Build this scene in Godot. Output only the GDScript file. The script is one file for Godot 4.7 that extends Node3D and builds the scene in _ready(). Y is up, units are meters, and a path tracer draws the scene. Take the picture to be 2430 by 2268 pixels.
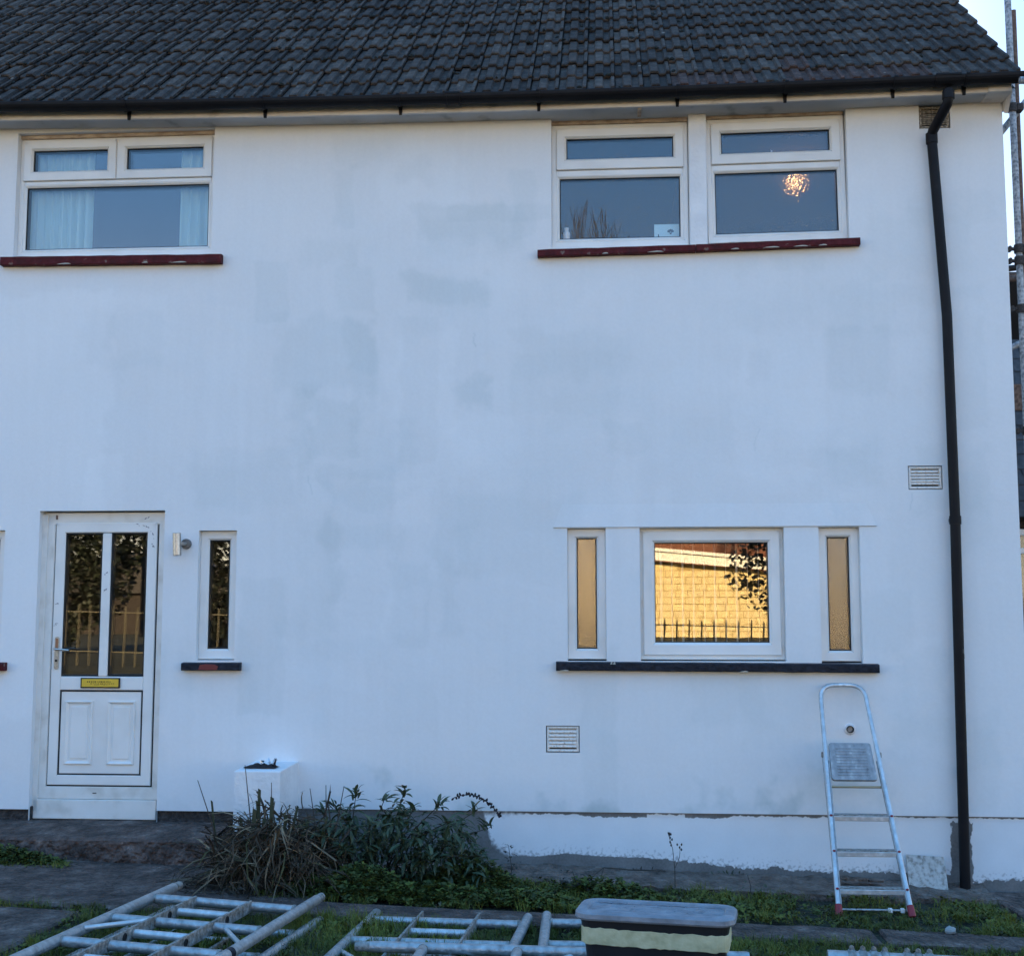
extends Node3D
# A white rendered semi-detached house in evening shade, seen from its front garden.
# x runs along the front wall, y up, z out of the wall towards the garden; metres.

var M := {}
var rng := RandomNumberGenerator.new()
var used := {}


# ---------------------------------------------------------------- mesh builder
class MB:
	var v := PackedVector3Array()
	var n := PackedVector3Array()
	var uv := PackedVector2Array()
	var col := PackedColorArray()
	var idx := PackedInt32Array()
	var tint := Color(1, 1, 1)
	var xf := Transform3D()

	func vert(p: Vector3, nn: Vector3, t := Vector2.ZERO) -> int:
		v.append(xf * p)
		n.append((xf.basis * nn).normalized())
		uv.append(t)
		col.append(tint)
		return v.size() - 1

	# corners run anticlockwise as seen from outside
	func quad(a: Vector3, b: Vector3, c: Vector3, d: Vector3, t := []) -> void:
		var nn := (b - a).cross(c - a)
		if nn.length_squared() < 1e-14:
			nn = (c - a).cross(d - a)
		nn = nn.normalized()
		var ts: Array = t if t.size() == 4 else [Vector2(0, 0), Vector2(1, 0), Vector2(1, 1), Vector2(0, 1)]
		var i := vert(a, nn, ts[0])
		vert(b, nn, ts[1])
		vert(c, nn, ts[2])
		vert(d, nn, ts[3])
		idx.append_array(PackedInt32Array([i, i + 2, i + 1, i, i + 3, i + 2]))

	func tri(a: Vector3, b: Vector3, c: Vector3) -> void:
		var nn := (b - a).cross(c - a).normalized()
		var i := vert(a, nn, Vector2(0, 0))
		vert(b, nn, Vector2(1, 0))
		vert(c, nn, Vector2(0.5, 1))
		idx.append_array(PackedInt32Array([i, i + 2, i + 1]))

	# outward side given by a hint direction
	func quad_to(a: Vector3, b: Vector3, c: Vector3, d: Vector3, out: Vector3) -> void:
		if (b - a).cross(c - a).dot(out) >= 0.0:
			quad(a, b, c, d)
		else:
			quad(a, d, c, b)

	func tri_to(a: Vector3, b: Vector3, c: Vector3, out: Vector3) -> void:
		if (b - a).cross(c - a).dot(out) >= 0.0:
			tri(a, b, c)
		else:
			tri(a, c, b)

	# box from corner lo to corner hi with chamfered edges
	func box(lo: Vector3, hi: Vector3, b := 0.0) -> void:
		var c := (lo + hi) * 0.5
		var h := (hi - lo) * 0.5
		b = minf(b, 0.45 * minf(h.x, minf(h.y, h.z)) * 2.0)
		for ax in 3:
			for s in [-1.0, 1.0]:
				var o := Vector3.ZERO
				o[ax] = s
				var u := (ax + 1) % 3
				var w := (ax + 2) % 3
				var p := []
				for q in [[-1, -1], [1, -1], [1, 1], [-1, 1]]:
					var r := Vector3.ZERO
					r[ax] = s * h[ax]
					r[u] = q[0] * (h[u] - b)
					r[w] = q[1] * (h[w] - b)
					p.append(c + r)
				quad_to(p[0], p[1], p[2], p[3], o)
		if b <= 0.0:
			return
		for ax in 3:
			var u := (ax + 1) % 3
			var w := (ax + 2) % 3
			for su in [-1.0, 1.0]:
				for sw in [-1.0, 1.0]:
					var p := []
					for q in [[-1.0, 0], [1.0, 0], [1.0, 1], [-1.0, 1]]:
						var r := Vector3.ZERO
						r[ax] = q[0] * (h[ax] - b)
						r[u] = su * (h[u] - (0.0 if q[1] == 0 else b))
						r[w] = sw * (h[w] - (b if q[1] == 0 else 0.0))
						p.append(c + r)
					var o := Vector3.ZERO
					o[u] = su
					o[w] = sw
					quad_to(p[0], p[1], p[2], p[3], o)
		for sx in [-1.0, 1.0]:
			for sy in [-1.0, 1.0]:
				for sz in [-1.0, 1.0]:
					tri_to(c + Vector3(sx * h.x, sy * (h.y - b), sz * (h.z - b)), c + Vector3(sx * (h.x - b), sy * h.y, sz * (h.z - b)), c + Vector3(sx * (h.x - b), sy * (h.y - b), sz * h.z), Vector3(sx, sy, sz))

	# round bar along a path; radii is one number or one per point
	func tube(path: Array, radii, sides := 10, caps := true, flat := Vector2.ONE) -> void:
		var rings := []
		var up := Vector3.UP
		var d0: Vector3 = (path[1] - path[0]).normalized()
		if absf(d0.dot(up)) > 0.9:
			up = Vector3.BACK
		var sx := up.cross(d0).normalized()
		for i in path.size():
			var a: Vector3 = path[maxi(i - 1, 0)]
			var b: Vector3 = path[mini(i + 1, path.size() - 1)]
			var d := (b - a).normalized()
			sx = (sx - d * sx.dot(d)).normalized()
			var sy := d.cross(sx)
			var r: float = radii[i] if radii is Array else radii
			var ring := []
			for k in sides + 1:
				var an := TAU * k / sides
				var o := sx * cos(an) * flat.x + sy * sin(an) * flat.y
				ring.append(vert(path[i] + o * r, (sx * cos(an) / flat.x + sy * sin(an) / flat.y).normalized(), Vector2(float(k) / sides, i)))
			rings.append(ring)
		for i in path.size() - 1:
			for k in sides:
				var a: int = rings[i][k]
				var b: int = rings[i][k + 1]
				var c: int = rings[i + 1][k + 1]
				var d: int = rings[i + 1][k]
				idx.append_array(PackedInt32Array([a, c, b, a, d, c]))
		if caps:
			for e in [0, path.size() - 1]:
				var dd: Vector3 = (path[0] - path[1]) if e == 0 else (path[e] - path[e - 1])
				var ctr: Vector3 = path[e]
				for k in sides:
					var pa := xf.affine_inverse() * v[rings[e][k]]
					var pb := xf.affine_inverse() * v[rings[e][k + 1]]
					tri_to(ctr, pa, pb, dd)

	# extrude a polygon (in the plane of axes ex, ey) along ez
	func prism(poly: PackedVector2Array, o: Vector3, ex: Vector3, ey: Vector3, ez: Vector3) -> void:
		var ids := Geometry2D.triangulate_polygon(poly)
		for k in range(0, ids.size(), 3):
			var a := o + ex * poly[ids[k]].x + ey * poly[ids[k]].y
			var b := o + ex * poly[ids[k + 1]].x + ey * poly[ids[k + 1]].y
			var c := o + ex * poly[ids[k + 2]].x + ey * poly[ids[k + 2]].y
			tri_to(a, b, c, -ez)
			tri_to(a + ez, b + ez, c + ez, ez)
		var clock := Geometry2D.is_polygon_clockwise(poly)
		for k in poly.size():
			var p := poly[k]
			var q := poly[(k + 1) % poly.size()]
			var e := q - p
			var out2 := Vector2(-e.y, e.x) if clock else Vector2(e.y, -e.x)
			var a := o + ex * p.x + ey * p.y
			var b := o + ex * q.x + ey * q.y
			quad_to(a, b, b + ez, a + ez, ex * out2.x + ey * out2.y)

	# surface of revolution: profile of (radius, height) about axis from o along d
	func lathe(o: Vector3, d: Vector3, prof: Array, sides := 20) -> void:
		var sx := (Vector3.UP if absf(d.y) < 0.9 else Vector3.RIGHT).cross(d).normalized()
		var sy := d.cross(sx)
		for i in prof.size() - 1:
			var p: Vector2 = prof[i]
			var q: Vector2 = prof[i + 1]
			var nr := Vector2(q.y - p.y, -(q.x - p.x))
			for k in sides:
				var a0 := TAU * k / sides
				var a1 := TAU * (k + 1) / sides
				var e0 := sx * cos(a0) + sy * sin(a0)
				var e1 := sx * cos(a1) + sy * sin(a1)
				var n0 := (e0 * nr.x + d * nr.y).normalized()
				var n1 := (e1 * nr.x + d * nr.y).normalized()
				var j := vert(o + e0 * p.x + d * p.y, n0)
				vert(o + e1 * p.x + d * p.y, n1)
				vert(o + e1 * q.x + d * q.y, n1)
				vert(o + e0 * q.x + d * q.y, n0)
				idx.append_array(PackedInt32Array([j, j + 2, j + 1, j, j + 3, j + 2]))

	# mitred frame of four members lying in the xy plane, front face at zf with a sloping inner lip
	func ring(x0: float, x1: float, y0: float, y1: float, w: float, zb: float, zf: float, bev := 0.012, wb := -1.0) -> void:
		if wb < 0.0:
			wb = w
		var g := 0.0008
		var o := [Vector2(x0, y0), Vector2(x1, y0), Vector2(x1, y1), Vector2(x0, y1)]
		var m := [Vector2(x0 + w - bev, y0 + wb - bev), Vector2(x1 - w + bev, y0 + wb - bev), Vector2(x1 - w + bev, y1 - w + bev), Vector2(x0 + w - bev, y1 - w + bev)]
		var i := [Vector2(x0 + w, y0 + wb), Vector2(x1 - w, y0 + wb), Vector2(x1 - w, y1 - w), Vector2(x0 + w, y1 - w)]
		var c := 0.004
		for k in 4:
			var j := (k + 1) % 4
			var e: Vector2 = (o[j] - o[k]).normalized() * g
			var inward := Vector3(-(o[j] - o[k]).y, (o[j] - o[k]).x, 0).normalized()
			var f := func(p: Vector2, z: float) -> Vector3: return Vector3(p.x, p.y, z)
			var oc0: Vector2 = o[k] + Vector2(inward.x, inward.y) * c
			var oc1: Vector2 = o[j] + Vector2(inward.x, inward.y) * c
			quad_to(f.call(oc0 + e, zf), f.call(oc1 - e, zf), f.call(m[j] - e, zf), f.call(m[k] + e, zf), Vector3.BACK)
			quad_to(f.call(m[k] + e, zf), f.call(m[j] - e, zf), f.call(i[j] - e, zf - bev), f.call(i[k] + e, zf - bev), Vector3.BACK + inward)
			quad_to(f.call(i[k] + e, zf - bev), f.call(i[j] - e, zf - bev), f.call(i[j] - e, zb), f.call(i[k] + e, zb), inward)
			quad_to(f.call(o[k] + e, zf - c), f.call(o[j] - e, zf - c), f.call(oc1 - e, zf), f.call(oc0 + e, zf), Vector3.BACK - inward)
			quad_to(f.call(o[k] + e, zf - c), f.call(o[j] - e, zf - c), f.call(o[j] - e, zb), f.call(o[k] + e, zb), -inward)
			quad_to(f.call(o[k] + e, zf), f.call(o[k] + e, zb), f.call(i[k] + e, zb), f.call(m[k] + e, zf), Vector3(-e.x, -e.y, 0))
			quad_to(f.call(o[j] - e, zf), f.call(o[j] - e, zb), f.call(i[j] - e, zb), f.call(m[j] - e, zf), Vector3(e.x, e.y, 0))

	func mesh(mat: Material) -> ArrayMesh:
		var a := []
		a.resize(Mesh.ARRAY_MAX)
		a[Mesh.ARRAY_VERTEX] = v
		a[Mesh.ARRAY_NORMAL] = n
		a[Mesh.ARRAY_TEX_UV] = uv
		a[Mesh.ARRAY_COLOR] = col
		a[Mesh.ARRAY_INDEX] = idx
		var m := ArrayMesh.new()
		m.add_surface_from_arrays(Mesh.PRIMITIVE_TRIANGLES, a)
		m.surface_set_material(0, mat)
		return m


# ---------------------------------------------------------------- nodes
func numbered(called: String) -> String:
	var k: int = used.get(called, 0)
	used[called] = k + 1
	return called if k == 0 else "%s_%03d" % [called, k]


func tag(o: Node, label: String, category := "", group := "", kind := "") -> Node:
	if label:
		o.set_meta("label", label)
	if category:
		o.set_meta("category", category)
	if group:
		o.set_meta("group", group)
	if kind:
		o.set_meta("kind", kind)
	return o


func thing(called: String, label: String, category: String, at := Vector3.ZERO, group := "") -> Node3D:
	var o := Node3D.new()
	o.name = numbered(called)
	add_child(o, true)
	o.position = at
	tag(o, label, category, group)
	return o


func node(called: String, parent: Node) -> Node3D:
	var o := Node3D.new()
	o.name = called
	parent.add_child(o, true)
	return o


func obj(called: String, m, mat: Material = null, parent: Node = self, xf := Transform3D()) -> MeshInstance3D:
	var o := MeshInstance3D.new()
	o.name = numbered(called) if parent == self else called
	o.mesh = m.mesh(mat) if m is MB else m
	o.transform = xf
	parent.add_child(o, true)
	return o


func box_part(called: String, lo: Vector3, hi: Vector3, mat: Material, parent: Node, b := 0.004) -> MeshInstance3D:
	var m := MB.new()
	m.box(lo, hi, b)
	return obj(called, m, mat, parent)


func tube_part(called: String, path: Array, r, mat: Material, parent: Node, sides := 10) -> MeshInstance3D:
	var m := MB.new()
	m.tube(path, r, sides)
	return obj(called, m, mat, parent)


func scatter(called: String, m: Mesh, xfs: Array, cols: Array, parent: Node) -> MultiMeshInstance3D:
	var mm := MultiMesh.new()
	mm.transform_format = MultiMesh.TRANSFORM_3D
	mm.use_colors = cols.size() > 0
	mm.mesh = m
	mm.instance_count = xfs.size()
	for i in xfs.size():
		mm.set_instance_transform(i, xfs[i])
		if cols.size():
			mm.set_instance_color(i, cols[i])
	var o := MultiMeshInstance3D.new()
	o.name = numbered(called) if parent == self else called
	o.multimesh = mm
	parent.add_child(o, true)
	o.set_meta("kind", "stuff")
	return o


func rf(a: float, b: float) -> float:
	return rng.randf_range(a, b)


# ---------------------------------------------------------------- materials
func lin(r: float, g: float, b: float) -> Color:
	return Color(r, g, b).linear_to_srgb()


func noise(seed_: int, freq: float, octaves := 4, kind := FastNoiseLite.TYPE_SIMPLEX_SMOOTH) -> FastNoiseLite:
	var f := FastNoiseLite.new()
	f.seed = seed_
	f.noise_type = kind
	f.frequency = freq
	f.fractal_octaves = octaves
	return f


func rough_mix(seed_: int, freq: float, gain: float, stops: Array) -> NoiseTexture2D:
	var f := noise(seed_, freq, 7)
	f.fractal_gain = gain
	return ntex(f, 768, stops)


func ntex(f: FastNoiseLite, size: int, stops := [], bump := 0.0) -> NoiseTexture2D:
	var t := NoiseTexture2D.new()
	t.width = size
	t.height = size
	t.seamless = true
	t.noise = f
	if bump > 0.0:
		t.as_normal_map = true
		t.bump_strength = bump
	elif stops.size():
		var g := Gradient.new()
		var off := PackedFloat32Array()
		var cs := PackedColorArray()
		for s in stops:
			off.append(s[0])
			cs.append(s[1])
		g.offsets = off
		g.colors = cs
		t.color_ramp = g
	return t


func mat(c: Color, rough := 0.8, metal := 0.0) -> StandardMaterial3D:
	var m := StandardMaterial3D.new()
	m.albedo_color = c
	m.roughness = rough
	m.metallic = metal
	m.cull_mode = BaseMaterial3D.CULL_DISABLED
	return m


func textured(stops: Array, seed_: int, freq: float, scale: float, rough: float, metal := 0.0, bump := 0.0, bump_freq := 0.05, octaves := 4) -> StandardMaterial3D:
	var m := mat(Color.WHITE, rough, metal)
	m.albedo_texture = ntex(noise(seed_, freq, octaves), 512, stops)
	m.uv1_triplanar = true
	m.uv1_world_triplanar = true
	m.uv1_scale = Vector3.ONE * scale
	if bump > 0.0:
		m.normal_enabled = true
		m.normal_texture = ntex(noise(seed_ + 7, bump_freq, 3), 512, [], bump)
		m.normal_scale = 1.0
	return m


func leafy(c: Color, rough := 0.6, through := 0.35) -> StandardMaterial3D:
	var m := mat(c, rough)
	m.vertex_color_use_as_albedo = true
	m.backlight_enabled = true
	m.backlight = Color(through, through, through * 0.6)
	return m


func make_materials() -> void:
	M.upvc = textured([[0.0, lin(0.70, 0.68, 0.65)], [0.5, lin(0.78, 0.765, 0.74)], [1.0, lin(0.80, 0.79, 0.77)]], 3, 0.006, 0.6, 0.35)
	M.upvc_old = textured([[0.0, lin(0.60, 0.57, 0.52)], [0.45, lin(0.74, 0.72, 0.68)], [1.0, lin(0.78, 0.765, 0.735)]], 4, 0.012, 0.7, 0.4)
	M.tan_board = textured([[0.0, lin(0.30, 0.22, 0.16)], [0.6, lin(0.52, 0.41, 0.32)], [1.0, lin(0.6, 0.5, 0.4)]], 5, 0.02, 0.8, 0.8)
	M.fascia = textured([[0.0, lin(0.36, 0.33, 0.3)], [0.3, lin(0.66, 0.61, 0.57)], [1.0, lin(0.76, 0.71, 0.66)]], 6, 0.012, 0.5, 0.6, 0.0, 1.5, 0.02)
	M.soffit = textured([[0.0, lin(0.22, 0.22, 0.22)], [0.25, lin(0.46, 0.46, 0.46)], [1.0, lin(0.56, 0.56, 0.57)]], 8, 0.01, 0.5, 0.8)
	M.gasket = mat(lin(0.006, 0.006, 0.007), 0.6)
	M.black_pipe = textured([[0.0, lin(0.006, 0.006, 0.008)], [0.7, lin(0.010, 0.010, 0.012)], [1.0, lin(0.02, 0.02, 0.022)]], 9, 0.01, 0.7, 0.5)
	M.black_pipe.metallic_specular = 0.28
	M.tile = []
	var tones := [[1.55, 1.38, 1.28], [1.1, 0.98, 0.92], [2.15, 1.9, 1.72], [1.9, 1.3, 1.15]]
	for k in 4:
		var t: Array = tones[k]
		var m := textured([[0.0, lin(0.014 * t[0], 0.014 * t[1], 0.015 * t[2])], [0.42, lin(0.034 * t[0], 0.031 * t[1], 0.029 * t[2])], [0.75, lin(0.048 * t[0], 0.044 * t[1], 0.041 * t[2])], [1.0, lin(0.085 * t[0], 0.083 * t[1], 0.078 * t[2])]], 20 + k, 0.018, 1.3, 0.82, 0.0, 5.0, 0.08, 5)
		m.metallic_specular = 0.22
		M.tile.append(m)
	M.tile_under = mat(lin(0.012, 0.012, 0.012), 0.95)
	M.moss = mat(lin(0.012, 0.013, 0.010), 1.0)
	M.lichen = mat(lin(0.16, 0.15, 0.13), 1.0)
	M.maroon = textured([[0.0, lin(0.050, 0.012, 0.013)], [0.5, lin(0.082, 0.013, 0.016)], [0.8, lin(0.095, 0.016, 0.019)], [0.88, lin(0.15, 0.10, 0.09)], [1.0, lin(0.22, 0.17, 0.15)]], 31, 0.02, 1.0, 0.6, 0.0, 3.0, 0.04)
	M.maroon.metallic_specular = 0.25
	M.navy = textured([[0.0, lin(0.008, 0.010, 0.016)], [0.6, lin(0.014, 0.017, 0.027)], [1.0, lin(0.028, 0.03, 0.04)]], 32, 0.03, 1.0, 0.5, 0.0, 3.0, 0.04)
	M.navy.metallic_specular = 0.3
	M.red_patch = mat(lin(0.16, 0.022, 0.018), 0.55)
	M.chip = mat(lin(0.45, 0.42, 0.36), 0.9)
	M.concrete = textured([[0.0, lin(0.030, 0.017, 0.013)], [0.35, lin(0.068, 0.040, 0.033)], [0.62, lin(0.092, 0.055, 0.046)], [0.74, lin(0.125, 0.08, 0.068)], [1.0, lin(0.32, 0.24, 0.21)]], 33, 0.05, 1.1, 0.95, 0.0, 12.0, 0.05, 6)
	M.concrete_pale = textured([[0.0, lin(0.045, 0.031, 0.024)], [0.35, lin(0.108, 0.072, 0.057)], [0.7, lin(0.155, 0.106, 0.086)], [1.0, lin(0.24, 0.21, 0.19)]], 34, 0.025, 0.8, 0.95, 0.0, 9.0, 0.06, 6)
	M.concrete.albedo_texture = rough_mix(133, 0.009, 0.72, [[0.0, lin(0.022, 0.014, 0.011)], [0.3, lin(0.056, 0.036, 0.029)], [0.5, lin(0.092, 0.060, 0.049)], [0.68, lin(0.135, 0.093, 0.078)], [0.8, lin(0.17, 0.12, 0.10)], [1.0, lin(0.34, 0.27, 0.24)]])
	M.concrete.uv1_scale = Vector3.ONE * 0.55
	M.concrete_pale.albedo_texture = rough_mix(134, 0.010, 0.72, [[0.0, lin(0.04, 0.026, 0.018)], [0.3, lin(0.092, 0.063, 0.049)], [0.5, lin(0.145, 0.104, 0.083)], [0.7, lin(0.20, 0.15, 0.125)], [1.0, lin(0.36, 0.29, 0.25)]])
	M.concrete_pale.uv1_scale = Vector3.ONE * 0.6
	M.dark_brick = textured([[0.0, lin(0.018, 0.016, 0.016)], [0.5, lin(0.04, 0.035, 0.034)], [1.0, lin(0.09, 0.08, 0.075)]], 35, 0.03, 1.2, 0.95, 0.0, 8.0, 0.06)
	M.soil = textured([[0.0, lin(0.010, 0.010, 0.006)], [0.5, lin(0.022, 0.024, 0.012)], [1.0, lin(0.045, 0.05, 0.02)]], 36, 0.03, 0.7, 1.0, 0.0, 10.0, 0.05)
	M.grass = leafy(Color.WHITE, 0.75, 0.4)
	M.leaf = leafy(Color.WHITE, 0.6, 0.25)
	M.dry = leafy(Color.WHITE, 0.85, 0.2)
	M.stem = textured([[0.0, lin(0.03, 0.022, 0.016)], [1.0, lin(0.08, 0.06, 0.045)]], 38, 0.05, 2.0, 0.9)
	M.alu = textured([[0.0, lin(0.18, 0.175, 0.17)], [0.35, lin(0.34, 0.34, 0.34)], [0.75, lin(0.46, 0.46, 0.46)], [1.0, lin(0.62, 0.62, 0.62)]], 40, 0.025, 1.4, 0.38, 0.55, 2.0, 0.06)
	M.alu_rough = textured([[0.0, lin(0.09, 0.08, 0.065)], [0.35, lin(0.21, 0.195, 0.175)], [0.7, lin(0.34, 0.33, 0.31)], [1.0, lin(0.55, 0.54, 0.53)]], 41, 0.03, 1.6, 0.6, 0.35, 3.0, 0.07)
	M.alu_bright = textured([[0.0, lin(0.38, 0.38, 0.38)], [0.6, lin(0.56, 0.56, 0.56)], [1.0, lin(0.8, 0.8, 0.8)]], 42, 0.02, 1.5, 0.32, 0.45)
	M.platform = textured([[0.0, lin(0.10, 0.10, 0.11)], [0.25, lin(0.24, 0.25, 0.26)], [0.6, lin(0.30, 0.31, 0.32)], [0.8, lin(0.36, 0.37, 0.38)], [1.0, lin(0.6, 0.6, 0.6)]], 43, 0.012, 2.6, 0.6, 0.2)
	M.red_plastic = mat(lin(0.24, 0.012, 0.02), 0.5)
	M.brass_bar = mat(lin(0.38, 0.33, 0.22), 0.4, 0.7)
	M.steel = mat(lin(0.52, 0.50, 0.47), 0.25, 1.0)
	M.steel_brushed = textured([[0.0, lin(0.35, 0.34, 0.32)], [1.0, lin(0.6, 0.58, 0.55)]], 44, 0.03, 3.0, 0.35, 0.9)
	M.steel_worn = mat(lin(0.16, 0.155, 0.15), 0.5, 0.7)
	M.copper_worn = mat(lin(0.32, 0.16, 0.09), 0.5, 0.5)
	M.brass = mat(lin(0.78, 0.55, 0.10), 0.32, 0.75)
	M.black = mat(lin(0.008, 0.008, 0.008), 0.55)
	M.cloth_black = mat(lin(0.012, 0.011, 0.014), 0.95)
	M.silver_foil = mat(lin(0.6, 0.6, 0.62), 0.3, 0.8)
	M.galv = textured([[0.0, lin(0.07, 0.075, 0.085)], [0.36, lin(0.20, 0.21, 0.225)], [0.5, lin(0.34, 0.36, 0.38)], [0.62, lin(0.42, 0.43, 0.44)], [1.0, lin(0.66, 0.67, 0.68)]], 45, 0.035, 1.5, 0.6, 0.35, 3.0, 0.06, 5)
	M.rust = textured([[0.0, lin(0.05, 0.035, 0.03)], [0.5, lin(0.16, 0.10, 0.075)], [1.0, lin(0.27, 0.19, 0.15)]], 46, 0.03, 1.5, 0.85, 0.1)
	M.shade_brick = mat(lin(0.035, 0.028, 0.024), 0.95)
	M.coupler = textured([[0.0, lin(0.02, 0.018, 0.018)], [1.0, lin(0.11, 0.09, 0.08)]], 47, 0.04, 3.0, 0.7, 0.4)
	M.slate = textured([[0.0, lin(0.018, 0.017, 0.019)], [0.6, lin(0.05, 0.045, 0.046)], [1.0, lin(0.10, 0.085, 0.08)]], 48, 0.03, 0.7, 0.85)
	M.terracotta = textured([[0.0, lin(0.14, 0.10, 0.08)], [0.16, lin(0.30, 0.23, 0.19)], [0.24, lin(0.74, 0.69, 0.64)], [1.0, lin(0.82, 0.79, 0.75)]], 49, 0.03, 2.5, 0.9, 0.0, 4.0, 0.06)
	M.vent_old = textured([[0.0, lin(0.07, 0.055, 0.045)], [0.36, lin(0.18, 0.15, 0.12)], [0.55, lin(0.42, 0.36, 0.29)], [1.0, lin(0.55, 0.5, 0.43)]], 50, 0.03, 2.5, 0.95, 0.0, 4.0, 0.06)
	M.white_paint = textured([[0.0, lin(0.70, 0.70, 0.71)], [0.6, lin(0.78, 0.78, 0.785)], [1.0, lin(0.82, 0.82, 0.82)]], 51, 0.012, 0.6, 0.75, 0.0, 0.8, 0.08)
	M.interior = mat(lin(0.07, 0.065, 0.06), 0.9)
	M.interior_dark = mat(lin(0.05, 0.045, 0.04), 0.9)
	M.curtain = mat(lin(0.38, 0.56, 0.55), 0.9)
	M.curtain.backlight_enabled = true
	M.curtain.backlight = Color(0.5, 0.5, 0.5)
	M.tape = textured([[0.0, lin(0.36, 0.32, 0.18)], [0.5, lin(0.50, 0.46, 0.27)], [1.0, lin(0.60, 0.56, 0.36)]], 52, 0.012, 2.0, 0.7, 0.0, 2.0, 0.02)
	M.lid = textured([[0.0, lin(0.13, 0.14, 0.16)], [0.4, lin(0.20, 0.21, 0.235)], [0.8, lin(0.25, 0.265, 0.295)], [1.0, lin(0.34, 0.35, 0.38)]], 53, 0.012, 1.4, 0.42, 0.0, 3.0, 0.02)
	M.tub = mat(lin(0.010, 0.010, 0.013), 0.4)
	M.board = textured([[0.0, lin(0.10, 0.09, 0.08)], [0.28, lin(0.30, 0.28, 0.25)], [0.5, lin(0.47, 0.45, 0.42)], [1.0, lin(0.6, 0.58, 0.55)]], 54, 0.03, 1.6, 0.8, 0.0, 3.0, 0.03, 5)
	M.stone_grey = mat(lin(0.3, 0.3, 0.29), 0.9)
	M.gold_stone = []
	for k in 3:
		M.gold_stone.append(textured([[0.0, lin(0.60, 0.47, 0.22)], [1.0, lin(0.86 - 0.05 * k, 0.70 - 0.04 * k, 0.36)]], 55 + k, 0.02, 0.5, 0.9))
	M.mortar = mat(lin(0.40, 0.29, 0.12), 0.95)
	M.red_brick = textured([[0.0, lin(0.13, 0.05, 0.03)], [1.0, lin(0.24, 0.10, 0.06)]], 58, 0.03, 0.8, 0.95)
	M.white_trim = mat(lin(0.78, 0.75, 0.68), 0.6)
	M.dark_roof = mat(lin(0.05, 0.045, 0.042), 0.9)
	M.bark = mat(lin(0.05, 0.04, 0.03), 0.95)
	M.rail_paint = mat(lin(0.13, 0.115, 0.07), 0.6)
	M.card = mat(Color.WHITE, 0.7)
	# flat pane of float glass
	M.glass = mat(Color(1, 1, 1, 0.0), 0.0)
	M.glass.transparency = BaseMaterial3D.TRANSPARENCY_ALPHA
	M.glass.metallic_specular = 0.5
	M.glass.normal_enabled = true
	M.glass.normal_texture = ntex(noise(81, 0.008, 2), 512, [], 0.08)
	M.glass.uv1_triplanar = true
	M.glass.uv1_world_triplanar = true
	M.glass.uv1_scale = Vector3.ONE * 0.9
	M.glass_inner = M.glass.duplicate()
	M.glass_inner.normal_texture = ntex(noise(82, 0.012, 2), 512, [], 0.11)
	# patterned pane: the same glass with a pressed relief
	M.glass_obscured = mat(Color(1, 1, 1, 0.0), 0.19)
	M.glass_obscured.transparency = BaseMaterial3D.TRANSPARENCY_ALPHA
	M.glass_obscured.normal_enabled = true
	M.glass_obscured.normal_texture = ntex(noise(71, 0.04, 2), 512, [], 0.45)
	M.glass_obscured.normal_scale = 1.0
	M.glass_obscured.uv1_triplanar = true
	M.glass_obscured.uv1_world_triplanar = true
	M.glass_obscured.uv1_scale = Vector3.ONE * 3.6
	# thick pressed glass that bends what lies behind it
	M.glass_bath = mat(Color(0.94, 0.96, 1.0, 0.0), 0.09)
	M.glass_bath.refraction_enabled = true
	M.glass_bath.refraction_scale = 0.05
	M.bulb = mat(lin(0.9, 0.8, 0.6), 0.5)
	M.bulb.emission_enabled = true
	M.bulb.emission = lin(1.0, 0.46, 0.11)
	M.bulb.emission_energy_multiplier = 0.9


# ---------------------------------------------------------------- site
func ground_y(x: float) -> float:
	return 0.015 - 0.033 * clampf(x, -7.0, 5.0)


func sag(x: float) -> float:
	var t := (x + 0.5) / 3.5
	return 0.035 * minf(t * t, 1.6)


func terrain_y(x: float, z: float) -> float:
	var y := ground_y(x)
	var bank := smoothstep(9.4, 11.2, z)
	y = lerpf(y, 0.75, bank)
	return y


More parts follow.
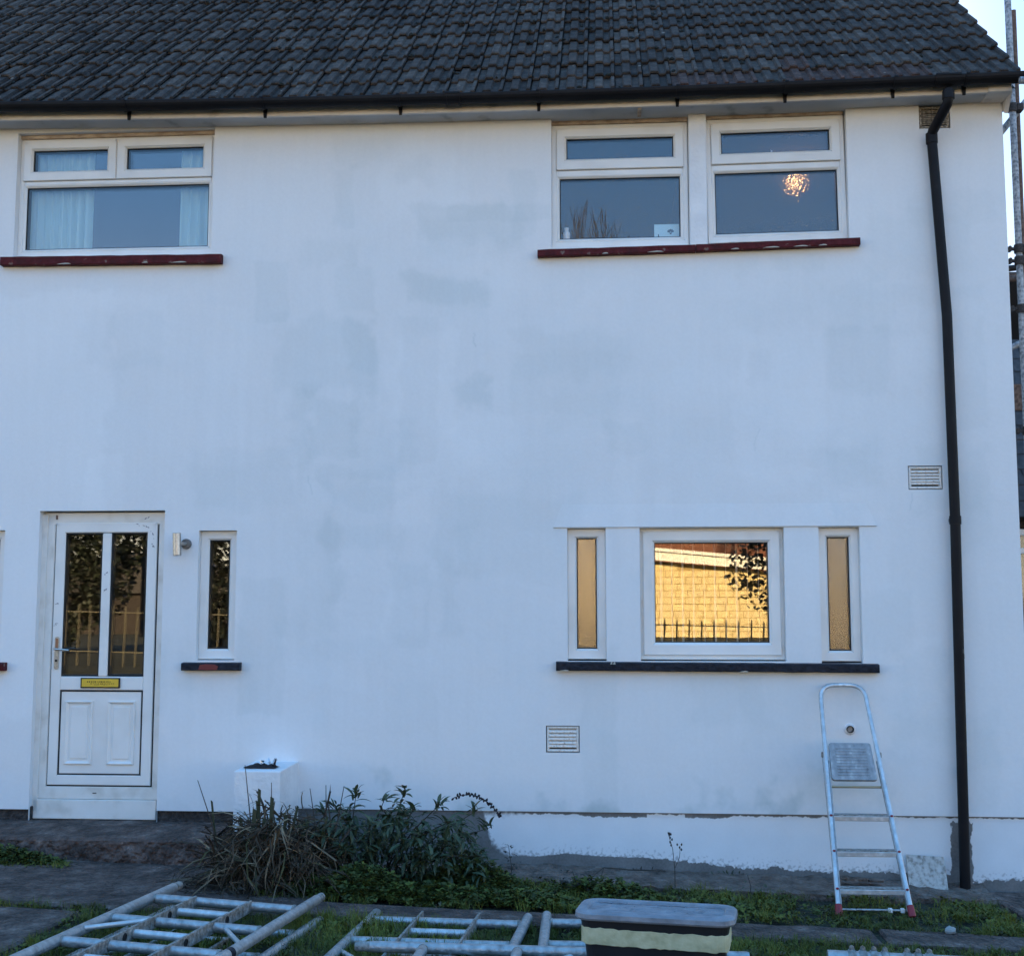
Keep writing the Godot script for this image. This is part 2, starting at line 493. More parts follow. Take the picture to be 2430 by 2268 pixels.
func _ready() -> void:
	rng.seed = 20417
	# camera, sky, sun, exposure
	var cam := Camera3D.new()
	cam.name = "camera"
	cam.fov = rad_to_deg(2.0 * atan(1134.0 / 3000.0))
	cam.near = 0.05
	cam.far = 400.0
	cam.position = Vector3(0, 1.75, 8.7)
	cam.basis = Basis(Vector3.UP, 0.0754) * Basis(Vector3.RIGHT, 0.1052)
	add_child(cam)
	cam.current = true
	var sky_mat := ProceduralSkyMaterial.new()
	sky_mat.sky_top_color = lin(0.060, 0.174, 0.362)
	sky_mat.sky_horizon_color = lin(1.12, 0.96, 0.60)
	sky_mat.sky_curve = 0.064
	sky_mat.ground_bottom_color = lin(0.05, 0.05, 0.045)
	sky_mat.ground_horizon_color = lin(0.12, 0.12, 0.12)
	sky_mat.sun_angle_max = 60.0
	sky_mat.sun_curve = 0.345
	var sky := Sky.new()
	sky.sky_material = sky_mat
	var env := Environment.new()
	env.background_mode = Environment.BG_SKY
	env.sky = sky
	env.background_energy_multiplier = 1.0
	env.tonemap_mode = Environment.TONE_MAPPER_LINEAR
	env.tonemap_exposure = 4.5
	env.sdfgi_enabled = true
	env.ssao_enabled = true
	env.ssil_enabled = true
	var we := WorldEnvironment.new()
	we.name = "world_environment"
	we.environment = env
	add_child(we)
	var sun := DirectionalLight3D.new()
	sun.name = "sun"
	sun.light_color = Color(1.0, 0.88, 0.68)
	sun.light_energy = 1.6
	sun.light_angular_distance = 0.5
	sun.shadow_enabled = true
	add_child(sun)
	sun.look_at_from_position(Vector3(-0.30, 0.36, -1.0) * 50.0, Vector3.ZERO)

	make_materials()
	build_ground()
	build_house()
	build_street()
	build_neighbour()
	build_scaffold()
	build_garden_things()
	build_plants()


# ---------------------------------------------------------------- ground
func build_ground() -> void:
	var st := MB.new()
	var xs := []
	var zs := []
	for i in 61:
		xs.append(-90.0 + 3.0 * i)
	for i in 40:
		xs.append(-5.0 + 0.25 * i)
	xs.sort()
	for z in [-80.0, -40.0, -20.0, -9.0]:
		zs.append(z)
	for i in 80:
		zs.append(-0.4 + 0.15 * i)
	for z in [12.5, 16.0, 20.0, 30.0, 45.0, 70.0, 110.0]:
		zs.append(z)
	var nz := noise(5, 0.9, 3)
	var hgt := func(x: float, z: float) -> float:
		return terrain_y(x, z) - 0.022 + 0.02 * nz.get_noise_2d(x * 2.0, z * 2.0)
	for i in xs.size() - 1:
		if xs[i + 1] - xs[i] < 0.001:
			continue
		for j in zs.size() - 1:
			var a := Vector3(xs[i], hgt.call(xs[i], zs[j]), zs[j])
			var b := Vector3(xs[i], hgt.call(xs[i], zs[j + 1]), zs[j + 1])
			var c := Vector3(xs[i + 1], hgt.call(xs[i + 1], zs[j + 1]), zs[j + 1])
			var d := Vector3(xs[i + 1], hgt.call(xs[i + 1], zs[j]), zs[j])
			st.quad(a, b, c, d)
	obj("ground", st, M.soil).set_meta("kind", "structure")

	# concrete path left of the dried clump, then the narrow strip across the garden
	var path := node("path", self)
	path.set_meta("kind", "structure")
	slab(path, [Vector2(-6.5, 0.50), Vector2(-4.35, 0.50), Vector2(-4.37, 1.63), Vector2(-6.5, 1.60)], 0.008)
	slab(path, [Vector2(-4.33, 0.50), Vector2(-2.15, 0.46), Vector2(-1.72, 1.23), Vector2(-1.74, 1.60), Vector2(-2.55, 1.63), Vector2(-4.35, 1.63)], 0.008)
	slab(path, [Vector2(-1.70, 1.24), Vector2(-0.12, 1.23), Vector2(-0.12, 1.545), Vector2(-1.72, 1.56)], 0.004)
	slab(path, [Vector2(-0.10, 1.235), Vector2(1.47, 1.215), Vector2(1.48, 1.55), Vector2(-0.10, 1.545)], 0.004)
	slab(path, [Vector2(1.505, 1.215), Vector2(3.4, 1.20), Vector2(3.4, 1.53), Vector2(1.515, 1.54)], 0.006)
	slab(path, [Vector2(-6.5, 1.74), Vector2(-2.86, 1.75), Vector2(-2.92, 2.10), Vector2(-3.0, 3.4), Vector2(-6.5, 3.4)], 0.006)
	# rough concrete ground at the corner of the house
	var yard := node("yard", self)
	yard.set_meta("kind", "structure")
	slab(yard, [Vector2(2.40, 0.06), Vector2(5.2, 0.0), Vector2(5.2, 0.95), Vector2(2.72, 0.95), Vector2(2.46, 0.62)], 0.012)

	# haunch of rough concrete along the foot of the wall
	var ap := MB.new()
	var e := noise(9, 1.7, 3)
	var n := 90
	var nx := 4
	for i in n:
		var x0 := -2.12 + 4.55 * i / n
		var x1 := -2.12 + 4.55 * (i + 1) / n
		for k in nx:
			var pts := []
			for q in [[x0, k], [x0, k + 1], [x1, k + 1], [x1, k]]:
				var x: float = q[0]
				var f := float(q[1]) / nx
				var reach := 0.44 + 0.05 * e.get_noise_1d(x * 3.0) - 0.12 * smoothstep(1.2, 2.3, x)
				var y := lerpf(0.075 - 0.028 * (x + 1.0), ground_y(x) + 0.012, pow(f, 0.7)) + 0.018 * e.get_noise_2d(x * 5.0, f * 6.0)
				pts.append(Vector3(x, y, -0.03 + f * (reach + 0.03)))
			ap.quad(pts[0], pts[1], pts[2], pts[3])
			if k == nx - 1:
				ap.quad(pts[1], pts[1] - Vector3(0, 0.08, 0), pts[2] - Vector3(0, 0.08, 0), pts[2])
	obj("pavement", ap, M.concrete_pale).set_meta("kind", "structure")

	# front step
	var stp := thing("doorstep", "wide grey concrete step below the white front door", "step", Vector3(-3.4, ground_y(-3.4), 0.25))
	var sm := MB.new()
	sm.xf = Transform3D(Basis(), -stp.position)
	var ne := noise(14, 2.0, 3)
	var segs := 40
	for i in segs:
		var xa := -6.2 + 3.62 * i / segs
		var xb := -6.2 + 3.62 * (i + 1) / segs
		var rows := []
		for x in [xa, xb]:
			var j := 0.010 * ne.get_noise_1d(x * 4.0)
			var k := 0.012 * ne.get_noise_1d(x * 6.0 + 40.0)
			rows.append([Vector3(x, 0.312, -0.2), Vector3(x, 0.302 + j, 0.15), Vector3(x, 0.274 + j, 0.440 + k), Vector3(x, 0.258 + j, 0.466 + k), Vector3(x, 0.19, 0.470 + k * 0.5), Vector3(x, 0.02, 0.478 + k)])
		for q in 5:
			sm.quad(rows[0][q], rows[0][q + 1], rows[1][q + 1], rows[1][q])
	sm.quad(Vector3(-2.58, 0.312, -0.2), Vector3(-2.58, 0.26, 0.466), Vector3(-2.58, 0.02, 0.478), Vector3(-2.58, 0.02, -0.2))
	obj("slab", sm, M.concrete, stp)


# one cast slab with slightly uneven, chamfered edges
func slab(parent: Node, poly: Array, lift: float) -> void:
	var m := MB.new()
	var nz := noise(77, 2.2, 3)
	var rim := []
	for k in poly.size():
		var a: Vector2 = poly[k]
		var b: Vector2 = poly[(k + 1) % poly.size()]
		var steps := maxi(1, int(a.distance_to(b) / 0.16))
		for s in steps:
			var p := a.lerp(b, float(s) / steps)
			if s > 0:
				var nrm := (b - a).orthogonal().normalized()
				p += nrm * 0.016 * nz.get_noise_2d(p.x * 6.0, p.y * 6.0)
			rim.append(p)
	var flat := PackedVector2Array(rim)
	var ctr := Vector2.ZERO
	for p in rim:
		ctr += p / rim.size()
	var at := func(p: Vector2, dy: float) -> Vector3: return Vector3(p.x, ground_y(p.x) + lift + dy + 0.006 * nz.get_noise_2d(p.x * 3.0, p.y * 3.0), p.y)
	var inner := PackedVector2Array()
	for p in rim:
		inner.append(p + (ctr - p).normalized() * 0.014)
	var ids := Geometry2D.triangulate_polygon(inner)
	for k in range(0, ids.size(), 3):
		m.tri_to(at.call(inner[ids[k]], 0.0), at.call(inner[ids[k + 1]], 0.0), at.call(inner[ids[k + 2]], 0.0), Vector3.UP)
	for k in rim.size():
		var j := (k + 1) % rim.size()
		var out: Vector2 = (rim[k] + rim[j]) * 0.5 - ctr
		m.quad_to(at.call(inner[k], 0.0), at.call(inner[j], 0.0), at.call(rim[j], -0.012), at.call(rim[k], -0.012), Vector3(out.x, 1.0, out.y))
		m.quad_to(at.call(rim[k], -0.012), at.call(rim[j], -0.012), at.call(rim[j], -0.1), at.call(rim[k], -0.1), Vector3(out.x, 0, out.y))
	obj("slab", m, M.concrete, parent)


# ---------------------------------------------------------------- house
func soft_rect(im: PackedFloat32Array, w: int, h: int, x0: float, x1: float, y0: float, y1: float, amount: float, soft: float, wob: FastNoiseLite) -> void:
	for py in range(maxi(0, int(y0 - soft * 2)), mini(h, int(y1 + soft * 2))):
		for px in range(maxi(0, int(x0 - soft * 2)), mini(w, int(x1 + soft * 2))):
			var q := wob.get_noise_2d(px, py) * soft * 1.1
			var d := minf(minf(px - x0, x1 - px), minf(py - y0, y1 - py)) + q
			var f := smoothstep(-soft * 0.5, soft * 0.5, d)
			im[py * w + px] += amount * f


# roller-painted render: patches of first and second coat, smudges low down
func wall_texture(x0: float, x1: float, y0: float, y1: float) -> ImageTexture:
	var w := 1500
	var h := int(w * (y1 - y0) / (x1 - x0))
	var k := w / (x1 - x0)
	var f := PackedFloat32Array()
	f.resize(w * h)
	var wob := noise(61, 0.018, 4)
	var r := RandomNumberGenerator.new()
	r.seed = 99
	for i in 150:
		var cx := r.randf_range(-3.6, 2.5)
		var cy := r.randf_range(0.7, 5.1)
		var ww := r.randf_range(0.12, 0.75)
		var hh := r.randf_range(0.10, 0.6)
		if r.randf() < 0.4:
			ww *= 0.45
			hh *= 2.0
		var am := r.randf_range(-0.026, 0.018)
		soft_rect(f, w, h, (cx - ww * 0.5 - x0) * k, (cx + ww * 0.5 - x0) * k, (y1 - cy - hh * 0.5) * k, (y1 - cy + hh * 0.5) * k, am, r.randf_range(5.0, 18.0), wob)
	# patches that show plainly between the windows
	for p in [[-1.40, -0.85, 3.93, 4.10, -0.045], [-2.35, -1.62, 3.30, 3.82, -0.03], [-1.05, -0.80, 3.18, 3.38, -0.05], [-1.35, -0.60, 4.34, 4.62, -0.03], [-2.08, -1.75, 2.85, 3.25, -0.035], [0.0, 0.25, 2.85, 3.06, -0.03], [-0.65, 0.15, 3.4, 3.7, -0.02], [-6.0, -3.58, 1.0, 4.05, 0.03], [-1.55, -1.05, 3.0, 3.7, 0.02], [0.9, 1.5, 2.6, 3.7, 0.022], [-2.9, -2.2, 2.5, 2.9, -0.02], [-1.2, -0.2, 2.0, 2.55, -0.018], [-2.0, -1.45, 2.2, 2.75, -0.03]]:
		soft_rect(f, w, h, (p[0] - x0) * k, (p[1] - x0) * k, (y1 - p[3]) * k, (y1 - p[2]) * k, p[4] * 0.95, 16.0, wob)
	# hairlines and old runs
	for c in [[-0.93, 3.70, 0.10, 0.25], [1.05, 3.0, 0.16, -0.2], [-2.1, 2.7, 0.14, 0.2], [2.06, 2.55, 0.12, -0.03]]:
		var px := c[0] as float
		var py := c[1] as float
		for s in 60:
			var ix := int((px - x0) * k)
			var iy := int((y1 - py) * k)
			if ix > 1 and iy > 1 and ix < w - 2 and iy < h - 2:
				f[iy * w + ix] -= 0.018
				f[iy * w + ix + 1] -= 0.010
			py -= c[2] / 60.0
			px += c[2] / 60.0 * c[3] + r.randf_range(-0.003, 0.003)
	# grey smudges and thin paint near the foot and behind the ladder
	for p in [[0.98, 1.06, 0.47, 0.60, -0.10], [0.72, 0.80, 0.46, 0.56, -0.07], [0.58, 0.66, 0.45, 0.62, -0.08], [1.3, 1.8, 0.5, 0.75, -0.05], [1.45, 1.62, 0.62, 0.72, -0.08], [0.4, 1.2, 0.42, 0.47, -0.09], [-1.0, 0.1, 0.41, 0.43, -0.12], [-1.62, -1.56, 0.55, 0.68, -0.10], [1.5, 1.72, 0.92, 1.04, 0.03], [-3.1, -2.9, 0.4, 0.5, -0.03]]:
		soft_rect(f, w, h, (p[0] - x0) * k, (p[1] - x0) * k, (y1 - p[3]) * k, (y1 - p[2]) * k, p[4], 20.0, wob)
	var im := Image.create(w, h, false, Image.FORMAT_RGB8)
	var broad := noise(62, 0.0045, 5)
	var fine := noise(63, 0.18, 2)
	var hue := noise(64, 0.009, 3)
	var roll := noise(60, 0.05, 3)
	for py in h:
		for px in w:
			var s := 0.755 + f[py * w + px] * 1.2 + 0.020 * broad.get_noise_2d(px, py) + 0.014 * fine.get_noise_2d(px, py) + 0.010 * roll.get_noise_2d(px * 1.6, py * 0.12)
			var u := 0.010 * hue.get_noise_2d(px, py)
			im.set_pixel(px, py, Color(clampf(s + u + 0.35 * minf(f[py * w + px], 0.0), 0, 0.9), clampf(s + 0.002, 0, 0.9), clampf(s + 0.006 - u * 0.5, 0, 0.9)).linear_to_srgb())
	return ImageTexture.create_from_image(im)


# slight unevenness of the trowelled render
func trowel_map() -> ImageTexture:
	var w := 1320
	var h := 750
	var im := Image.create(w, h, false, Image.FORMAT_RGB8)
	var a := noise(161, 0.011, 3)
	var b := noise(162, 0.07, 3)
	for py in h:
		for px in w:
			var g := 0.5 + 0.32 * a.get_noise_2d(px, py * 1.3) + 0.06 * b.get_noise_2d(px, py)
			im.set_pixel(px, py, Color(g, g, g))
	im.bump_map_to_normal_map(2.2)
	return ImageTexture.create_from_image(im)


# plinth: white paint with ragged edges over bare grey render
func plinth_texture(x0: float, x1: float, y0: float, y1: float) -> ImageTexture:
	var w := 1400
	var h := int(w * (y1 - y0) / (x1 - x0))
	var im := Image.create(w, h, false, Image.FORMAT_RGB8)
	var low := [[-3.0, 0.5], [-0.86, 0.44], [-0.83, 0.30], [-0.80, 0.20], [-0.70, 0.125], [-0.5, 0.112], [-0.29, 0.135], [-0.05, 0.118], [0.2, 0.115], [0.5, 0.094], [0.75, 0.07], [0.907, 0.052], [1.1, 0.062], [1.244, 0.045], [1.41, 0.04], [1.75, 0.045], [2.1, 0.035], [2.23, 0.02], [2.39, -0.01], [2.7, 0.012], [3.2, 0.0]]
	var rag := noise(65, 0.045, 4)
	var fine := noise(66, 0.14, 3)
	var broad := noise(67, 0.012, 3)
	for px in w:
		var x := x0 + (x1 - x0) * px / w
		var b := 0.0
		for i in low.size() - 1:
			if x >= low[i][0] and x <= low[i + 1][0]:
				b = lerpf(low[i][1], low[i + 1][1], (x - low[i][0]) / (low[i + 1][0] - low[i][0]))
		for py in h:
			var y := y1 - (y1 - y0) * py / h
			var amp := 0.004 if x < 0.35 else 0.02
			var inside := y - b + amp * rag.get_noise_2d(px, py * 0.7) + amp * 0.6 * fine.get_noise_2d(px, py)
			# bare strip under the drip, worst between the ladder and the shrub
			var strip := 0.012 + 0.014 * smoothstep(-0.05, 0.15, sin(x * 3.1 + 0.6)) if (x < 0.25 or x > 0.5) and x < 1.45 else 0.006
			inside = minf(inside, (0.405 - strip) - y + 0.012 * rag.get_noise_2d(px * 1.3 + 300.0, py))
			# unpainted either side of the downpipe
			var dp := maxf(x - 2.37, 2.225 - x) + 0.018 * rag.get_noise_2d(px + 900.0, py * 0.6) + 0.06 * (y - 0.02) * (1.0 if x < 2.3 else -0.3)
			inside = minf(inside, dp + (0.5 if y > 0.37 + 0.02 * fine.get_noise_2d(px, 3.0) else 0.0))
			var fade := 0.03 * smoothstep(-0.45, -0.8, x)
			var t := smoothstep(-0.0012 - fade, 0.0022 + fade, inside + fade * 0.8 * fine.get_noise_2d(px * 0.6, py * 0.6))
			var g := 0.17 + 0.05 * broad.get_noise_2d(px, py) + 0.035 * fine.get_noise_2d(px * 1.2, py * 1.2)
			var grey := Color(g, g * 0.955, g * 0.92)
			var p := 0.77 + 0.03 * broad.get_noise_2d(px + 500.0, py) + 0.012 * fine.get_noise_2d(px, py) - 0.30 * smoothstep(0.10, 0.55, fine.get_noise_2d(px * 0.8 + 77.0, py * 0.8) + 0.25 - (y - b) * 7.0) * smoothstep(0.11, 0.0, y - b)
			im.set_pixel(px, py, grey.lerp(Color(p, p, p + 0.008), t).linear_to_srgb())
	return ImageTexture.create_from_image(im)


func wall_sheet(m: MB, xs: Array, ys: Array, holes: Array, bx: Vector2, by: Vector2, depth: float) -> void:
	var f := func(x: float, y: float) -> Vector2: return Vector2((x - bx.x) / (bx.y - bx.x), (by.y - y) / (by.y - by.x))
	for i in xs.size() - 1:
		for j in ys.size() - 1:
			var x0: float = xs[i]
			var x1: float = xs[i + 1]
			var y0: float = ys[j]
			var y1: float = ys[j + 1]
			if x1 - x0 < 1e-5 or y1 - y0 < 1e-5:
				continue
			var c := Vector2((x0 + x1) * 0.5, (y0 + y1) * 0.5)
			var open := false
			for o in holes:
				if c.x > o[0] and c.x < o[1] and c.y > o[2] and c.y < o[3]:
					open = true
			if open:
				continue
			m.quad(Vector3(x0, y0, 0), Vector3(x1, y0, 0), Vector3(x1, y1, 0), Vector3(x0, y1, 0), [f.call(x0, y0), f.call(x1, y0), f.call(x1, y1), f.call(x0, y1)])
			m.quad(Vector3(x1, y0, -depth), Vector3(x0, y0, -depth), Vector3(x0, y1, -depth), Vector3(x1, y1, -depth))
	for o in holes:
		var r := 0.006
		var d: float = o[4] if o.size() > 4 else depth
		var e := [[Vector2(o[0], o[2]), Vector2(o[0], o[3]), Vector2(1, 0)], [Vector2(o[1], o[2]), Vector2(o[1], o[3]), Vector2(-1, 0)], [Vector2(o[0], o[2]), Vector2(o[1], o[2]), Vector2(0, 1)], [Vector2(o[0], o[3]), Vector2(o[1], o[3]), Vector2(0, -1)]]
		for q in e:
			var a: Vector2 = q[0]
			var b: Vector2 = q[1]
			var n2: Vector2 = q[2]
			var hint := Vector3(n2.x, n2.y, 0)
			var a3 := Vector3(a.x, a.y, 0)
			var b3 := Vector3(b.x, b.y, 0)
			var ai := a3 + hint * 0.0
			var bi := b3 + hint * 0.0
			m.quad_to(ai, bi, bi - Vector3(0, 0, d), ai - Vector3(0, 0, d), hint)
			m.uv[m.uv.size() - 1] = f.call(a.x, a.y)
			m.uv[m.uv.size() - 2] = f.call(b.x, b.y)
			m.uv[m.uv.size() - 3] = f.call(b.x, b.y)
			m.uv[m.uv.size() - 4] = f.call(a.x, a.y)


func build_house() -> void:
	var house := thing("house", "white rendered two storey house with grey tiled roof and white plastic windows", "house", Vector3(0, 0, 0))
	# front wall
	var holes := [
		[-4.308, -2.829, 4.318, 5.252], [-0.377, 1.692, 4.305, 5.262], [-5.15, -4.282, 1.408, 2.326], [-2.869, -2.597, 1.412, 2.317],
		[-4.03, -3.118, 0.0, 2.462], [-0.276, -0.012, 1.415, 2.320], [0.221, 1.197, 1.415, 2.320], [1.430, 1.703, 1.405, 2.320],
		[-0.426, -0.198, 0.80, 0.98, 0.05], [2.038, 2.267, 2.57, 2.733, 0.05], [2.193, 2.406, 5.096, 5.275, 0.05],
	]
	var xs := [-9.0, 2.76]
	var ys := [0.41, 5.36]
	for o in holes:
		xs.append_array([o[0], o[1]])
		ys.append_array([maxf(o[2], 0.41), o[3]])
	xs.sort()
	ys.sort()
	var bx := Vector2(-6.0, 2.8)
	var by := Vector2(0.36, 5.36)
	var render := mat(Color.WHITE, 0.85)
	render.albedo_texture = wall_texture(bx.x, bx.y, by.x, by.y)
	render.texture_repeat = false
	render.normal_enabled = true
	render.normal_texture = trowel_map()
	render.normal_scale = 0.5
	M.render = render
	var wm := MB.new()
	wall_sheet(wm, xs, ys, holes, bx, by, 0.28)
	var fx := func(x: float) -> float: return (x - bx.x) / (bx.y - bx.x)
	# lower hem of the render: hangs a little lower left of the painted block
	for s in [[-9.0, -4.03, 0.383], [-3.118, -2.16, 0.384], [-2.16, 2.76, 0.409]]:
		var v0: float = (by.y - s[2]) / (by.y - by.x)
		wm.quad(Vector3(s[0], s[2], 0), Vector3(s[1], s[2], 0), Vector3(s[1], 0.41, 0), Vector3(s[0], 0.41, 0), [Vector2(fx.call(s[0]), v0), Vector2(fx.call(s[1]), v0), Vector2(fx.call(s[1]), 0.99), Vector2(fx.call(s[0]), 0.99)])
		wm.quad_to(Vector3(s[0], s[2], 0), Vector3(s[1], s[2], 0), Vector3(s[1], s[2], -0.06), Vector3(s[0], s[2], -0.06), Vector3.DOWN)
	wm.quad(Vector3(2.76, 0.41, 0), Vector3(2.76, 0.41, -0.28), Vector3(2.76, 5.36, -0.28), Vector3(2.76, 5.36, 0), [Vector2(0.995, 0.98), Vector2(0.995, 0.98), Vector2(0.995, 0.02), Vector2(0.995, 0.02)])
	obj("front_wall", wm, render, house)
	# the other outside walls
	var gm := MB.new()
	gm.prism(PackedVector2Array([Vector2(-0.28, 0.0), Vector2(-0.28, 5.30), Vector2(-4.1, 8.75), Vector2(-8.0, 5.30), Vector2(-8.0, 0.0)]), Vector3(2.46, 0, 0), Vector3(0, 0, 1), Vector3(0, 1, 0), Vector3(0.3, 0, 0))
	obj("gable_wall", gm, M.white_paint, house)
	var gm2 := MB.new()
	gm2.prism(PackedVector2Array([Vector2(-0.28, 0.0), Vector2(-0.28, 5.30), Vector2(-4.1, 8.75), Vector2(-8.0, 5.30), Vector2(-8.0, 0.0)]), Vector3(-9.0, 0, 0), Vector3(0, 0, 1), Vector3(0, 1, 0), Vector3(0.3, 0, 0))
	obj("gable_wall", gm2, M.white_paint, house)
	box_part("back_wall", Vector3(-8.7, 0, -8.0), Vector3(2.46, 5.3, -7.7), M.white_paint, house)
	# plinth
	var pl := mat(Color.WHITE, 0.9)
	pl.albedo_texture = plinth_texture(-2.2, 2.8, -0.30, 0.41)
	pl.texture_repeat = false
	var pm := MB.new()
	var pu := func(x: float, y: float) -> Vector2: return Vector2((x + 2.2) / 5.0, (0.41 - y) / 0.71)
	pm.quad(Vector3(-2.2, -0.30, -0.018), Vector3(2.745, -0.30, -0.018), Vector3(2.745, 0.409, -0.018), Vector3(-2.2, 0.409, -0.018), [pu.call(-2.2, -0.3), pu.call(2.745, -0.3), pu.call(2.745, 0.409), pu.call(-2.2, 0.409)])
	pm.quad(Vector3(2.745, -0.30, -0.018), Vector3(2.745, -0.30, -0.28), Vector3(2.745, 0.41, -0.28), Vector3(2.745, 0.41, -0.018), [Vector2(0.98, 0.5), Vector2(0.98, 0.5), Vector2(0.98, 0.4), Vector2(0.98, 0.4)])
	obj("plinth", pm, pl, house)
	for s in [[-9.0, -4.02], [-3.13, -2.2]]:
		box_part("brick_plinth", Vector3(s[0], 0.0, -0.28), Vector3(s[1], 0.40, -0.022), M.dark_brick, house, 0.006)
	build_roof(house)
	build_eaves(house)
	# sloping hood over the three ground floor windows
	var hood := MB.new()
	var t0 := Vector3(-0.313, 2.485, 0.001)
	var t1 := Vector3(1.753, 2.482, 0.001)
	var b0 := Vector3(-0.372, 2.326, 0.011)
	var b1 := Vector3(1.818, 2.327, 0.011)
	hood.quad(b0, b1, t1, t0)
	hood.quad_to(b0, b1, Vector3(1.813, 2.321, -0.002), Vector3(-0.368, 2.321, -0.002), Vector3.DOWN)
	hood.tri_to(b0, t0, Vector3(-0.366, 2.321, -0.002), Vector3.LEFT)
	hood.tri_to(b1, t1, Vector3(1.812, 2.321, -0.002), Vector3.RIGHT)
	for i in hood.uv.size():
		hood.uv[i] = Vector2((hood.v[i].x - bx.x) / (bx.y - bx.x), (by.y - hood.v[i].y) / (by.y - by.x))
	obj("window_hood", hood, render, house)
	build_windows(house)
	build_door(house)
	build_vents(house)
	build_downpipe(house)
	# waste pipe stub
	var wp := MB.new()
	wp.lathe(Vector3(1.601, 0.971, -0.02), Vector3.BACK, [Vector2(0.0, 0.0), Vector2(0.019, 0.0), Vector2(0.019, 0.055), Vector2(0.023, 0.055), Vector2(0.023, 0.0)], 18)
	obj("waste_pipe", wp, M.black, house)
	var wr := MB.new()
	wr.lathe(Vector3(1.601, 0.971, 0.0), Vector3.BACK, [Vector2(0.023, 0.008), Vector2(0.034, 0.006), Vector2(0.040, 0.0)], 18)
	obj("pipe_collar", wr, M.white_paint, house)
	build_rooms(house)


func tile_mesh(mat_: Material) -> ArrayMesh:
	var m := MB.new()
	var prof := [Vector2(0.001, 0.0), Vector2(0.044, 0.0), Vector2(0.056, 0.021), Vector2(0.106, 0.021), Vector2(0.118, 0.0), Vector2(0.157, 0.001), Vector2(0.168, 0.021), Vector2(0.1895, 0.021)]
	var th := 0.019
	var top := 0.021
	for i in prof.size() - 1:
		var a: Vector2 = prof[i]
		var b: Vector2 = prof[i + 1]
		var ya := a.y - top
		var yb := b.y - top
		var la := 0.0 if a.y < 0.01 else 0.004
		var lb := 0.0 if b.y < 0.01 else 0.004
		# upper face with a worn front edge
		m.quad(Vector3(a.x, ya, -0.012), Vector3(b.x, yb, -0.012), Vector3(b.x, yb, -0.36), Vector3(a.x, ya, -0.36))
		m.quad(Vector3(a.x, ya - 0.006, la), Vector3(b.x, yb - 0.006, lb), Vector3(b.x, yb, -0.012), Vector3(a.x, ya, -0.012))
		m.quad(Vector3(a.x, ya - th, la), Vector3(b.x, yb - th, lb), Vector3(b.x, yb - 0.006, lb), Vector3(a.x, ya - 0.006, la))
		m.quad(Vector3(a.x, ya - th, -0.05), Vector3(b.x, yb - th, -0.05), Vector3(b.x, yb - th, lb), Vector3(a.x, ya - th, la))
	m.quad(Vector3(0.1895, -th, 0.004), Vector3(0.1895, -th, -0.36), Vector3(0.1895, 0, -0.36), Vector3(0.1895, 0, -0.012))
	m.quad(Vector3(0.0, -0.018 - th, -0.36), Vector3(0.0, -0.018 - th, 0.0), Vector3(0.0, -0.018, -0.012), Vector3(0.0, -0.018, -0.36))
	return m.mesh(mat_)


